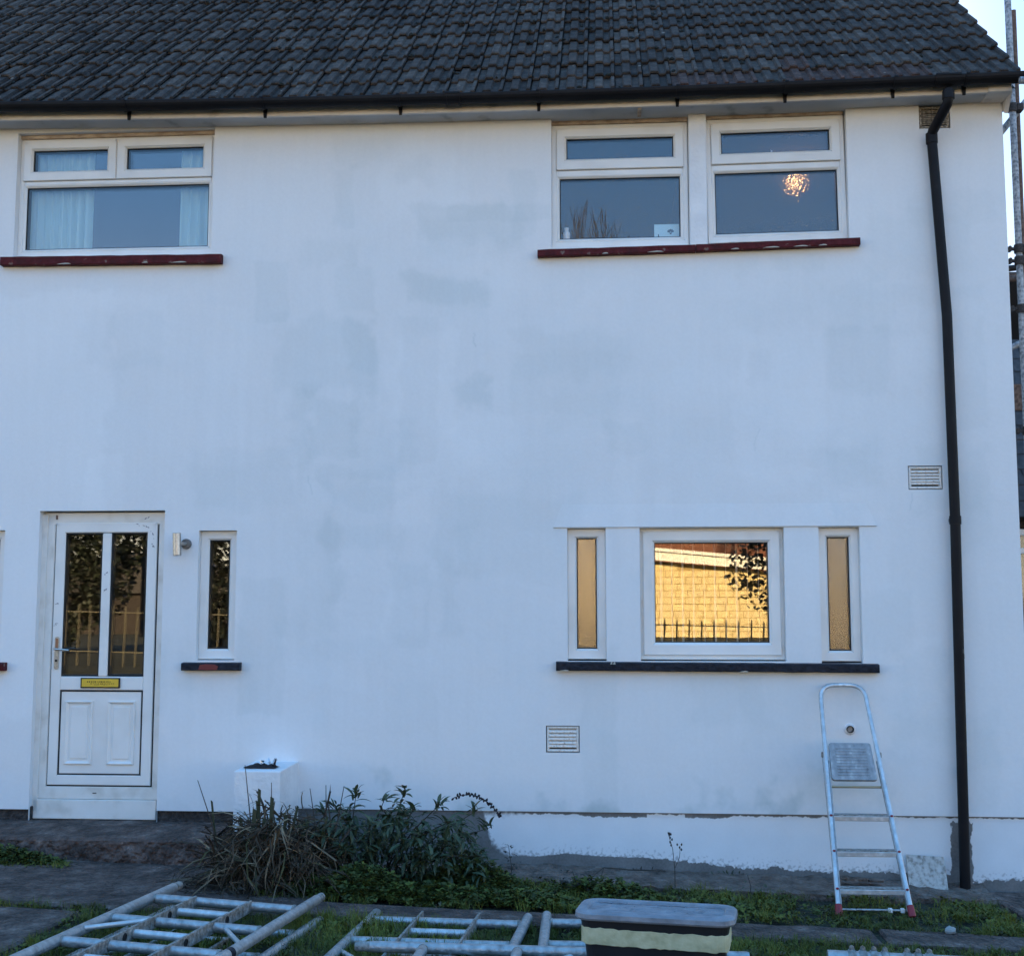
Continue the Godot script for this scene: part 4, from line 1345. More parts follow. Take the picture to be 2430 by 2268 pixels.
# ---------------------------------------------------------------- door
func build_door(house: Node3D) -> void:
	var door := node("door", house)
	var zf := -0.062
	var f := MB.new()
	f.ring(-4.028, -3.092, 0.447, 2.452, 0.088, zf - 0.08, zf, 0.006, 0.086)
	# right jamb is hidden further into the reveal
	obj("frame", f, M.upvc_old, door)
	box_part("cover_strip", Vector3(-4.035, 0.36, zf), Vector3(-3.992, 2.44, zf + 0.012), M.upvc_old, door, 0.003)
	box_part("threshold_board", Vector3(-4.028, 0.312, zf - 0.10), Vector3(-3.140, 0.445, zf + 0.012), M.upvc_old, door, 0.004)
	var gap := MB.new()
	gap.ring(-3.944, -3.178, 0.530, 2.393, 0.02, zf - 0.06, zf - 0.012, 0.002)
	obj("seal", gap, M.gasket, door)
	var zl := zf + 0.006
	var leaf := MB.new()
	leaf.ring(-3.931, -3.191, 0.544, 2.379, 0.071, zf - 0.06, zl, 0.006, 0.070)
	leaf.box(Vector3(-3.8595, 1.200, zf - 0.05), Vector3(-3.2625, 1.294, zl - 0.001), 0.004)
	leaf.box(Vector3(-3.588, 1.296, zf - 0.05), Vector3(-3.524, 2.305, zl - 0.001), 0.005)
	obj("leaf", leaf, M.upvc, door)
	pane(door, -3.857, -3.592, 1.300, 2.302, zl - 0.014, M.glass)
	pane(door, -3.519, -3.266, 1.304, 2.304, zl - 0.014, M.glass)
	var lp := MB.new()
	lp.ring(-3.862, -3.262, 0.612, 1.199, 0.010, zf - 0.05, zl - 0.002, 0.004)
	obj("gasket", lp, M.gasket, door)
	var pn := MB.new()
	pn.box(Vector3(-3.852, 0.622, zf - 0.04), Vector3(-3.272, 1.189, zl - 0.008), 0.003)
	obj("panel", pn, M.upvc, door)
	for x in [[-3.815, -3.618], [-3.508, -3.312]]:
		var r := MB.new()
		r.ring(x[0], x[1], 0.686, 1.124, 0.028, zf - 0.03, zl + 0.006, 0.020)
		obj("moulding", r, M.upvc, door)
		box_part("raised_field", Vector3(x[0] + 0.034, 0.720, zf - 0.03), Vector3(x[1] - 0.034, 1.090, zl - 0.002), M.upvc, door, 0.008)
	# letter plate
	box_part("letter_surround", Vector3(-3.709, 1.214, zl), Vector3(-3.424, 1.286, zl + 0.012), M.black, door, 0.003)
	var im := Image.create(192, 48, false, Image.FORMAT_RGB8)
	var br := lin(0.72, 0.50, 0.06)
	im.fill(br)
	var r2 := RandomNumberGenerator.new()
	r2.seed = 4
	for row in [[22, 150, 12, 9], [40, 168, 26, 5], [60, 150, 34, 3]]:
		var px: int = row[0] + 6
		while px < row[1]:
			var wd := r2.randi_range(3, 9)
			var hh: int = row[3] - r2.randi_range(0, 2)
			im.fill_rect(Rect2i(px, row[2], wd, hh), lin(0.10, 0.07, 0.02))
			px += wd + r2.randi_range(2, 5)
	var lm := mat(Color.WHITE, 0.38, 0.45)
	lm.albedo_texture = ImageTexture.create_from_image(im)
	var pm := MB.new()
	pm.quad(Vector3(-3.697, 1.225, zl + 0.0165), Vector3(-3.436, 1.225, zl + 0.0165), Vector3(-3.436, 1.276, zl + 0.0165), Vector3(-3.697, 1.276, zl + 0.0165), [Vector2(0, 1), Vector2(1, 1), Vector2(1, 0), Vector2(0, 0)])
	pm.box(Vector3(-3.699, 1.223, zl + 0.010), Vector3(-3.434, 1.278, zl + 0.0155), 0.002)
	for i in range(4, pm.uv.size()):
		pm.uv[i] = Vector2(0.02, 0.05)
	obj("letter_plate", pm, lm, door)
	# handle
	var hp := node("handle", door)
	var hm := MB.new()
	var path := PackedVector2Array()
	for i in 9:
		var a := PI * i / 8.0
		path.append(Vector2(0.015 * cos(a), 0.100 + 0.015 * sin(a)))
	for i in 9:
		var a := PI + PI * i / 8.0
		path.append(Vector2(0.015 * cos(a), -0.100 + 0.015 * sin(a)))
	hm.prism(path, Vector3(-3.892, 1.458, zl), Vector3.RIGHT, Vector3.UP, Vector3(0, 0, 0.009))
	obj("back_plate", hm, M.steel_brushed, hp)
	box_part("worn_upper_plate", Vector3(-3.902, 1.49, zl + 0.009), Vector3(-3.882, 1.56, zl + 0.011), M.copper_worn, hp, 0.001)
	tube_part("lever", [Vector3(-3.892, 1.487, zl + 0.008), Vector3(-3.892, 1.487, zl + 0.045), Vector3(-3.885, 1.486, zl + 0.052), Vector3(-3.782, 1.478, zl + 0.052)], 0.0085, M.steel, hp, 12)
	var cy := MB.new()
	cy.lathe(Vector3(-3.892, 1.405, zl + 0.009), Vector3.BACK, [Vector2(0.009, 0.0), Vector2(0.009, 0.006), Vector2(0.0, 0.006)], 14)
	obj("lock", cy, M.black, hp)
	# small fittings and scuffs
	box_part("hook", Vector3(-3.935, 2.405, zf), Vector3(-3.925, 2.435, zf + 0.012), M.rust, door, 0.001)
	box_part("drip_slot", Vector3(-3.60, 0.487, zf + 0.0005), Vector3(-3.573, 0.493, zf + 0.004), M.black, door, 0.0005)
	var scm := mat(lin(0.30, 0.28, 0.30), 0.8)
	for s in [[-3.30, 2.355, 0.04, -0.3], [-3.245, 2.325, 0.05, -0.9], [-3.215, 2.28, 0.035, -1.4], [-3.218, 2.215, 0.02, -1.2], [-3.905, 1.80, 0.012, 0.4], [-3.905, 1.66, 0.018, 0.8], [-3.556, 2.02, 0.014, 0.6], [-3.56, 1.90, 0.02, 0.9], [-3.27, 2.41, 0.014, 0.7]]:
		var sm := MB.new()
		var d := Vector3(cos(s[3]), sin(s[3]), 0)
		var p := Vector3(-d.y, d.x, 0)
		var c := Vector3(s[0], s[1], (zl if s[1] < 2.39 else zf) + 0.0012)
		for q in 4:
			var o: Vector3 = c + d * rf(-s[2], s[2]) + p * rf(-0.006, 0.006)
			var l := rf(0.004, 0.014)
			var h := rf(0.002, 0.005)
			sm.quad_to(o - d * l, o - p * h, o + d * l, o + p * h, Vector3.BACK)
		obj("scuff", sm, scm, door)

	# wall light
	var wl := thing("wall_light", "small stainless steel cylinder light on the wall right of the door", "wall light", Vector3(-2.955, 2.222, 0.0))
	var base := MB.new()
	base.lathe(Vector3.ZERO, Vector3.BACK, [Vector2(0.036, 0.0), Vector2(0.036, 0.018), Vector2(0.031, 0.024), Vector2(0.0, 0.026)], 24)
	obj("wall_plate", base, M.steel_worn, wl)
	tube_part("arm", [Vector3(0, 0, 0.02), Vector3(-0.02, 0, 0.075), Vector3(-0.045, 0.0, 0.085)], 0.012, M.steel_brushed, wl, 10)
	var cyl := MB.new()
	var tilt := Basis(Vector3.BACK, 0.05)
	cyl.xf = Transform3D(tilt, Vector3(-0.040, -0.006, 0.085))
	cyl.lathe(Vector3.ZERO, Vector3.UP, [Vector2(0.0, -0.080), Vector2(0.025, -0.080), Vector2(0.028, -0.076), Vector2(0.028, 0.012)], 24)
	obj("lower_barrel", cyl, M.steel_brushed, wl)
	var cy2 := MB.new()
	cy2.xf = cyl.xf
	cy2.lathe(Vector3.ZERO, Vector3.UP, [Vector2(0.030, 0.012), Vector2(0.030, 0.016), Vector2(0.028, 0.017), Vector2(0.028, 0.076), Vector2(0.025, 0.080), Vector2(0.0, 0.080)], 24)
	obj("upper_barrel", cy2, M.steel_brushed, wl)


func build_vents(house: Node3D) -> void:
	for q in [[-0.426, -0.198, 0.80, 0.98, 0, "terracotta air brick with flaking white paint, low on the wall"], [2.038, 2.267, 2.57, 2.733, 0, "terracotta air brick with flaking white paint beside the downpipe"], [2.193, 2.406, 5.096, 5.262, 1, "bare weathered air brick under the eaves behind the downpipe"]]:
		var vn := node("air_brick", house)
		vn.set_meta("label", q[5])
		var mm: Material = M.terracotta if q[4] == 0 else M.vent_old
		box_part("backing", Vector3(q[0], q[2], -0.06), Vector3(q[1], q[3], -0.045), M.interior_dark, vn, 0.0)
		var f := MB.new()
		f.ring(q[0] + 0.006, q[1] - 0.006, q[2] + 0.006, q[3] - 0.006, 0.016, -0.045, -0.004, 0.006)
		obj("frame", f, mm, vn)
		var count := 5 if q[4] == 0 else 8
		for i in count:
			var s := MB.new()
			var y := lerpf(q[2] + 0.03, q[3] - 0.03, (i + 0.5) / count)
			var hh: float = (q[3] - q[2] - 0.06) / count * (0.42 if q[4] == 0 else 0.42)
			var wob := rf(-0.002, 0.002)
			s.prism(PackedVector2Array([Vector2(-0.040, hh + 0.010), Vector2(-0.008 + wob, hh * 0.6), Vector2(-0.004 + wob, -hh * 0.4), Vector2(-0.008, -hh), Vector2(-0.040, -hh + 0.010)]), Vector3(q[0] + 0.022, y + rf(-0.002, 0.002), 0), Vector3(0, 0, 1), Vector3(0, 1, 0), Vector3(q[1] - q[0] - 0.044, 0, 0))
			obj("slat", s, mm, vn)


func build_downpipe(house: Node3D) -> void:
	var dp := node("downpipe", house)
	var r := 0.034
	tube_part("offset_bend", [Vector3(2.325, 5.262, 0.272), Vector3(2.325, 5.20, 0.272), Vector3(2.318, 5.165, 0.262), Vector3(2.262, 5.045, 0.085), Vector3(2.258, 5.02, 0.068), Vector3(2.258, 4.96, 0.062)], r, M.black_pipe, dp, 16)
	tube_part("collar", [Vector3(2.325, 5.25, 0.272), Vector3(2.324, 5.195, 0.271)], r + 0.007, M.black_pipe, dp, 16)
	tube_part("collar", [Vector3(2.258, 5.035, 0.064), Vector3(2.259, 4.965, 0.062)], r + 0.006, M.black_pipe, dp, 16)
	tube_part("pipe", [Vector3(2.259, 5.0, 0.062), Vector3(2.318, 3.75, 0.062), Vector3(2.322, 2.35, 0.064), Vector3(2.312, 1.2, 0.062), Vector3(2.300, -0.12, 0.062)], r, M.black_pipe, dp, 18)
	tube_part("pipe_joint", [Vector3(2.3225, 2.385, 0.064), Vector3(2.322, 2.33, 0.064)], r + 0.005, M.black_pipe, dp, 18)
	for y in [4.2, 2.36, 0.7]:
		box_part("pipe_clip", Vector3(2.295, y - 0.012, 0.0), Vector3(2.33, y + 0.012, 0.03), M.black_pipe, dp, 0.002)
	for s in [[2.336, 1.475], [2.345, 1.44], [2.330, 1.40]]:
		box_part("paint_fleck", Vector3(s[0] - 0.002, s[1], 0.084), Vector3(s[0] + 0.001, s[1] + 0.03, 0.0885), M.chip, dp, 0.0005)


# ---------------------------------------------------------------- across the street (seen mirrored in the glass)
func build_street() -> void:
	# railings on the bank
	var rl := thing("railings", "row of thin tan metal railings on the bank, mirrored in the door glass", "railings", Vector3(-3.0, 0.72, 11.9))
	rl.rotation.z = -0.022
	tube_part("rail", [Vector3(-9, 0.80, 0), Vector3(8, 0.80, 0)], 0.010, M.rail_paint, rl, 6)
	tube_part("rail", [Vector3(-9, 0.14, 0), Vector3(8, 0.14, 0)], 0.010, M.rail_paint, rl, 6)
	var pk := MB.new()
	pk.tube([Vector3(0, -0.1, 0), Vector3(0, 0.87, 0), Vector3(0, 0.92, 0)], [0.013, 0.013, 0.004], 6)
	var pkm := pk.mesh(M.rail_paint)
	for i in 86:
		obj("picket", pkm, null, rl, Transform3D(Basis(Vector3.BACK, rf(-0.02, 0.02)), Vector3(-9.0 + 0.2 * i, rf(-0.02, 0.02), 0)))
	# stone fronted bungalow in the evening sun
	var bg := thing("bungalow", "low house with golden stone front and white eaves, mirrored in the ground floor window", "house", Vector3(4.0, 1.0, 30.0))
	bg.rotation.y = 0.10
	# its eaves run down to the right as one looks at the mirrored front
	var top := func(x: float) -> float: return 2.02 - 0.095 * (x + 2.5)
	var wm := MB.new()
	wm.prism(PackedVector2Array([Vector2(-9, -1.0), Vector2(9, -1.0), Vector2(9, top.call(9.0)), Vector2(-9, top.call(-9.0))]), Vector3(0, 0, 0.02), Vector3.RIGHT, Vector3.UP, Vector3(0, 0, 5.0))
	obj("wall", wm, M.mortar, bg)
	var sms := []
	for k in 6:
		var s := MB.new()
		var wd := 0.36 + 0.06 * (k % 3)
		s.box(Vector3(0, 0, -0.004), Vector3(wd - 0.022, 0.184, 0.03), 0.006)
		sms.append([s.mesh(M.gold_stone[k % 3]), wd])
	var others := [[], [], [], [], [], []]
	var count := 0
	for row in 17:
		var x := -8.9 + (0.2 if row % 2 else 0.0)
		while x < 8.4:
			var k := rng.randi() % 6
			var y := -0.9 + 0.205 * row
			if y + 0.19 < top.call(x + 0.4):
				var at := Transform3D(Basis(), Vector3(x, y, 0))
				if x > -3.4 and x < 1.4 and count < 290:
					obj("stone", sms[k][0], null, bg, at)
					count += 1
				else:
					others[k].append(at)
			x += sms[k][1]
	for k in 6:
		scatter("stonework", sms[k][0], others[k], [], bg)
	for q in [["fascia", 0.02, 0.34, -0.40, 0.05], ["gutter", 0.30, 0.40, -0.50, 0.1]]:
		var fm := MB.new()
		fm.prism(PackedVector2Array([Vector2(-9.3, top.call(-9.3) + q[1]), Vector2(9.3, top.call(9.3) + q[1]), Vector2(9.3, top.call(9.3) + q[2]), Vector2(-9.3, top.call(-9.3) + q[2])]), Vector3(0, 0, q[3]), Vector3.RIGHT, Vector3.UP, Vector3(0, 0, q[4]))
		obj(q[0], fm, M.white_trim, bg)
	var rf1 := MB.new()
	rf1.prism(PackedVector2Array([Vector2(-9.3, top.call(-9.3) + 0.3), Vector2(9.3, top.call(9.3) + 0.3), Vector2(9.3, top.call(9.3) + 0.36), Vector2(-9.3, top.call(-9.3) + 0.36)]), Vector3(0, 0, -0.35), Vector3.RIGHT, Vector3.UP, Vector3(0, 0, 5.4))
	obj("roof", rf1, M.dark_roof, bg)
	# taller brick house behind
	var bh := thing("brick_house", "tall red brick house behind the bungalow, mirrored in the ground floor window", "house", Vector3(3.0, 1.0, 40.0))
	box_part("wall", Vector3(-5, 0, 0), Vector3(5, 5.6, 8), M.red_brick, bh, 0.0)
	var rf2 := MB.new()
	rf2.prism(PackedVector2Array([Vector2(-0.4, 5.5), Vector2(4.0, 8.2), Vector2(8.4, 5.5)]), Vector3(-5.3, 0, 0), Vector3(0, 0, 1), Vector3(0, 1, 0), Vector3(10.6, 0, 0))
	obj("roof", rf2, M.dark_roof, bh)
	for x in [-3.2, -0.5, 2.2]:
		box_part("window", Vector3(x - 0.6, 3.6, -0.03), Vector3(x + 0.6, 4.9, 0.02), M.white_trim, bh, 0.02)
		box_part("pane", Vector3(x - 0.5, 3.7, -0.04), Vector3(x + 0.5, 4.8, -0.032), M.black, bh, 0.0)
	# dark house to the left
	var dh := thing("terraced_house", "dark low roofed house beyond the hedge, mirrored in the right door pane", "house", Vector3(-17.0, 1.0, 33.0))
	box_part("wall", Vector3(-6, -0.5, 0), Vector3(7, 1.1, 6), M.shade_brick, dh, 0.0)
	var rf3 := MB.new()
	rf3.prism(PackedVector2Array([Vector2(-6.3, 1.1), Vector2(0.5, 2.5), Vector2(7.3, 1.1)]), Vector3(0, 0, -0.2), Vector3.RIGHT, Vector3.UP, Vector3(0, 0, 6.4))
	obj("roof", rf3, M.dark_roof, dh)
	var lp := thing("lamp_post", "thin lamp post standing behind the railings, mirrored in the door glass", "lamp post", Vector3(-11.0, 1.0, 20.0))
	tube_part("post", [Vector3(0, 0, 0), Vector3(0, 5.6, 0)], [0.06, 0.04], M.dark_roof, lp, 8)
	tube_part("arm", [Vector3(0, 5.0, 0), Vector3(-0.9, 5.1, 0)], 0.025, M.dark_roof, lp, 6)
	# hedges and trees
	leafy_mass("hedge", "tall dark green hedge behind the railings, mirrored in the left door pane", "hedge", Vector3(-11.9, 1.0, 17.0), Vector3(2.1, 3.0, 1.3), 26000, lin(0.018, 0.025, 0.014), Vector3(0, 2.6, 0))
	leafy_mass("laurel", "dense dark laurel bush, mirrored in the slim window by the door", "bush", Vector3(-7.4, 1.0, 15.0), Vector3(1.3, 2.0, 1.0), 9000, lin(0.010, 0.014, 0.008), Vector3(0, 1.6, 0))
	var tr := leafy_mass("garden_tree", "leafy tree hanging over the bank, mirrored at the right of the ground floor window", "tree", Vector3(4.95, 0.75, 13.0), Vector3(1.5, 0.95, 1.0), 1500, lin(0.045, 0.04, 0.015), Vector3(-1.55, 1.6, 0))
	tube_part("trunk", [Vector3(0, 0, 0), Vector3(0.1, 1.4, 0), Vector3(-0.3, 2.2, 0), Vector3(-1.6, 2.3, 0)], [0.13, 0.10, 0.05, 0.012], M.bark, tr, 8)
	bare_tree()


func leafy_mass(called: String, label: String, cat: String, at: Vector3, r: Vector3, count: int, c: Color, ctr: Vector3) -> Node3D:
	var o := thing(called, label, cat, at)
	var lm := MB.new()
	lm.quad(Vector3(-0.5, 0, 0), Vector3(0, -0.08, 0.32), Vector3(0.5, 0, 0), Vector3(0, 0.02, -0.32))
	var m := lm.mesh(M.leaf)
	var nz := noise(int(at.x * 7.0), 0.9, 3)
	var xfs := []
	var cols := []
	while xfs.size() < count:
		var d := Vector3(rf(-1, 1), rf(-1, 1), rf(-1, 1))
		var l := d.length()
		if l > 1.0 or l < 0.3:
			continue
		var p := ctr + Vector3(d.x * r.x, d.y * r.y, d.z * r.z)
		if nz.get_noise_3d(p.x, p.y, p.z) < -0.12 + 0.25 * (l - 0.7):
			continue
		var b := Basis(Vector3(rf(-1, 1), rf(-1, 1), rf(-1, 1)).normalized(), rf(0, 6.28))
		xfs.append(Transform3D(b * Basis().scaled(Vector3.ONE * rf(0.07, 0.15)), p))
		var f := rf(0.6, 1.5)
		var cl := c.srgb_to_linear()
		cols.append(Color(cl.r * f, cl.g * f, cl.b * f))
	scatter("crown", m, xfs, cols, o)
	return o


func grow(m: MB, p: Vector3, d: Vector3, r: float, l: float, depth: int) -> void:
	r = maxf(r, 0.02)
	var mid := p + d * l * 0.5 + Vector3(rf(-1, 1), rf(-0.3, 0.6), rf(-1, 1)) * l * 0.06
	var q := p + d * l
	m.tube([p, mid, q], [r, r * 0.85, r * 0.68], 5 if depth < 3 else 3, false)
	if depth >= 6:
		return
	var kids := 2 if depth < 2 else 3
	for i in kids:
		var s := Vector3(rf(-1, 1), rf(-0.25, 0.8), rf(-1, 1)).normalized()
		grow(m, q if i < 2 else mid, (d + s * rf(0.40, 0.75)).normalized(), r * rf(0.55, 0.72), l * rf(0.62, 0.82), depth + 1)


func bare_tree() -> void:
	var o := thing("bare_tree", "tall leafless tree, its twigs mirrored in the upper window", "tree", Vector3(-1.1, 0.7, 24.0))
	var m := MB.new()
	rng.seed = 20
	grow(m, Vector3.ZERO, Vector3(0.02, 1, 0), 0.13, 3.5, 0)
	# a slim tree some eleven metres tall, its top leaning a little to the right
	var high := 0.0
	for v in m.v:
		high = maxf(high, v.y)
	var k := 12.0 / high
	var mean := 0.0
	var count := 0
	for v in m.v:
		if v.y > high * 0.93:
			mean += v.x
			count += 1
	mean /= maxi(count, 1)
	for i in m.v.size():
		var v := m.v[i]
		m.v[i] = Vector3((v.x - mean * v.y / high) * 0.55 + 0.35 * v.y / high, v.y, v.z * 0.55) * Vector3(1, k, 1)
	obj("branches", m, M.bark, o)
	rng.seed = 20418


# ---------------------------------------------------------------- house next door, past the corner
func build_neighbour() -> void:
	var o := thing("neighbour_house", "dark slate roofed house just visible past the right corner behind the scaffold", "house", Vector3(4.0, 0.0, -5.0))
	box_part("wall", Vector3(-0.2, -0.4, -6), Vector3(6.0, 2.75, -0.15), M.dark_brick, o, 0.0)
	var pitch := deg_to_rad(48.0)
	var up := Vector3(0, sin(pitch), -cos(pitch))
	var nrm := Vector3(0, cos(pitch), sin(pitch))
	var base := Vector3(-0.4, 2.72, 0.1)
	var rm := MB.new()
	rm.quad(base, base + Vector3(6.6, 0, 0), base + Vector3(6.6, 0, 0) + up * 5.4, base + Vector3(0.3, 0, 0) + up * 4.3)
	rm.quad_to(base, base + Vector3(0.3, 0, 0) + up * 4.3, Vector3(-0.1, 2.7, -7.0), Vector3(-0.4, 2.7, -6.0), Vector3.LEFT)
	rm.quad(base + Vector3(6.6, 0, 0) + up * 5.4, base + Vector3(6.6, 0, -7), base + Vector3(0, 0, -7), base + Vector3(0.3, 0, 0) + up * 4.3)
	var roof := obj("roof", rm, M.tile_under, o)
	var sl := MB.new()
	sl.box(Vector3(0, -0.004, -0.42), Vector3(0.292, 0.008, 0), 0.003)
	var slm := sl.mesh(M.slate)
	var more := []
	for row in 17:
		for c in 21:
			var p := base + up * (0.25 * row) + nrm * 0.02 + Vector3(0.3 * c + (0.15 if row % 2 else 0.0) + 0.006 * row, 0, 0)
			var st := Transform3D(Basis(Vector3.RIGHT, pitch - 0.035 + rf(-0.006, 0.006)), p)
			if c < 8:
				obj("slate", slm, null, roof, st)
			else:
				more.append(st)
	scatter("slating", slm, more, [], roof)
	var w := node("window", o)
	var wf := MB.new()
	wf.ring(0.02, 1.3, 1.45, 2.62, 0.07, -0.16, -0.08, 0.01)
	obj("frame", wf, M.upvc, w)
	box_part("transom", Vector3(0.09, 2.36, -0.15), Vector3(1.23, 2.42, -0.09), M.upvc, w)
	box_part("pane", Vector3(0.08, 1.5, -0.14), Vector3(1.24, 2.56, -0.13), M.glass, w, 0.0)
	box_part("room", Vector3(0.08, 1.5, -0.16), Vector3(1.24, 2.56, -0.152), M.interior_dark, w, 0.0)


# ---------------------------------------------------------------- scaffold
func coupler(o: Node3D, p: Vector3, r: float) -> void:
	var m := MB.new()
	m.lathe(p - Vector3(0, 0.032, 0), Vector3.UP, [Vector2(r, 0.0), Vector2(r + 0.010, 0.0), Vector2(r + 0.012, 0.01), Vector2(r + 0.012, 0.054), Vector2(r + 0.010, 0.064), Vector2(r, 0.064)], 14)
	m.box(p + Vector3(-0.095, -0.012, -0.012), p + Vector3(-r, 0.012, 0.012), 0.004)
	m.box(p + Vector3(-0.078, -0.022, -0.022), p + Vector3(-0.055, 0.022, 0.022), 0.006)
	m.box(p + Vector3(r, -0.03, -0.04), p + Vector3(r + 0.05, 0.03, 0.03), 0.008)
	obj("coupler", m, M.coupler, o)


func build_scaffold() -> void:
	var z := -0.62
	var o := thing("scaffold", "galvanised scaffold tubes with rusty couplers standing past the right corner of the house", "scaffolding", Vector3(3.03, 0.0, z))
	tube_part("pole", [Vector3(0.012, -0.1, 0), Vector3(0, 7.4, 0)], 0.0242, M.galv, o, 16)
	var p2 := tube_part("pole", [Vector3(0.058, 0.2, -0.12), Vector3(0.080, 6.29, -0.12)], 0.0185, M.rust, o, 14)
	p2.set_meta("label", "thinner rusty tube behind the galvanised one")
	tube_part("ledger", [Vector3(-0.262, 5.272, 0.98), Vector3(2.2, 5.28, 0.98)], 0.0242, M.galv, o, 16)
	var lip := MB.new()
	lip.lathe(Vector3(-0.2625, 5.272, 0.98), Vector3.RIGHT, [Vector2(0.0, 0.03), Vector2(0.019, 0.03), Vector2(0.019, 0.0), Vector2(0.0242, 0.0)], 16)
	obj("tube_end", lip, M.rust, o)
	tube_part("brace", [Vector3(-0.16, 5.20, -0.09), Vector3(0.5, 6.01, -0.09)], 0.0242, M.galv, o, 14)
	coupler(o, Vector3(0.004, 5.475, 0), 0.0242)
	coupler(o, Vector3(0.006, 4.40, 0), 0.0242)
	coupler(o, Vector3(0.006, 4.31, 0), 0.0242)
	coupler(o, Vector3(0.008, 3.95, 0), 0.0242)
	coupler(o, Vector3(0.010, 3.05, 0), 0.0242)
	tube_part("transom", [Vector3(-0.30, 4.22, 0.05), Vector3(0.6, 4.44, -0.5)], 0.0242, M.coupler, o, 12)
	tube_part("transom", [Vector3(-0.2, 4.36, -0.7), Vector3(1.6, 4.36, -0.7)], 0.0242, M.rust, o, 12)
	tube_part("pole", [Vector3(-0.02, 0.2, -1.2), Vector3(-0.01, 4.5, -1.2)], 0.0242, M.coupler, o, 12)
	tube_part("brace", [Vector3(-0.25, 3.62, -0.45), Vector3(0.5, 3.95, -0.45)], 0.0242, M.galv, o, 12)
	# walk boards stored on the transoms
	for k in 3:
		box_part("scaffold_board", Vector3(-0.10 + 0.01 * k, 4.40 + 0.042 * k, -3.2), Vector3(1.5, 4.438 + 0.042 * k, -0.9 - 0.1 * k), M.rust if k == 1 else M.coupler, o, 0.004)
	box_part("toe_board", Vector3(-0.12, 3.35, -0.98), Vector3(1.5, 3.56, -0.94), M.rust, o, 0.004)


# ---------------------------------------------------------------- things lying in the garden
# one section of an alloy tower: two stiles, four rungs across and a narrow ladder in the middle
func tower_frame_parts(o: Node3D) -> void:
	var w := 0.86
	var len := 1.90
	var r := 0.0275
	for s in 2:
		var x := w * s
		var m := MB.new()
		m.tube([Vector3(x, 0, 0.075), Vector3(x, 0, 0.085), Vector3(x, 0, len - 0.01), Vector3(x, 0, len)], [r - 0.003, r, r, r - 0.003], 16)
		obj("stile", m, M.alu, o)
		var e := MB.new()
		e.tube([Vector3(x, 0, 0.0), Vector3(x, 0, 0.008), Vector3(x, 0, 0.10)], [r - 0.008, r - 0.004, r - 0.003], 16)
		obj("spigot", e, M.alu_rough, o)
		var wl := MB.new()
		for z in [0.34, 0.80, 1.26, 1.72]:
			var sx := r if s == 0 else -r
			wl.tube([Vector3(x + sx * 0.85, 0, z), Vector3(x + sx * 1.35, 0, z)], 0.027, 14)
		obj("weld", wl, M.alu_rough, o)
	for z in [0.34, 0.80, 1.26, 1.72]:
		tube_part("rung", [Vector3(r * 0.8, 0, z), Vector3(w - r * 0.8, 0, z)], 0.025, M.alu, o, 16)
	for x in [0.265, 0.585]:
		var m := MB.new()
		m.box(Vector3(x - 0.007, -0.030, 0.345), Vector3(x + 0.007, 0.034, 1.84), 0.003)
		obj("ladder_rail", m, M.alu_rough, o)
		for z in [0.66, 1.12, 1.58]:
			var h := MB.new()
			h.lathe(Vector3(x + 0.0072, 0.004, z), Vector3.RIGHT, [Vector2(0.0, 0.0005), Vector2(0.014, 0.0005), Vector2(0.014, 0.003), Vector2(0.019, 0.003), Vector2(0.019, 0.0)], 14)
			obj("rivet", h, M.gasket, o)
	for z in [0.57, 1.03, 1.49]:
		tube_part("ladder_rung", [Vector3(0.272, 0.0, z), Vector3(0.578, 0.0, z)], 0.021, M.alu_bright, o, 16)
	for z in [0.57, 0.80, 1.03, 1.26, 1.49]:
		var c := MB.new()
		c.tube([Vector3(0.271, 0.0, z), Vector3(0.279, 0.0, z)], 0.0265, 14)
		obj("rung_ring", c, M.alu_rough, o)
	tube_part("diagonal_brace", [Vector3(0.02, 0.012, 1.06), Vector3(0.255, 0.02, 0.86)], 0.0125, M.alu_bright, o, 10)
	tube_part("diagonal_brace", [Vector3(0.845, 0.0, 1.06), Vector3(0.66, 0.0, 0.82)], 0.0125, M.alu_bright, o, 10)


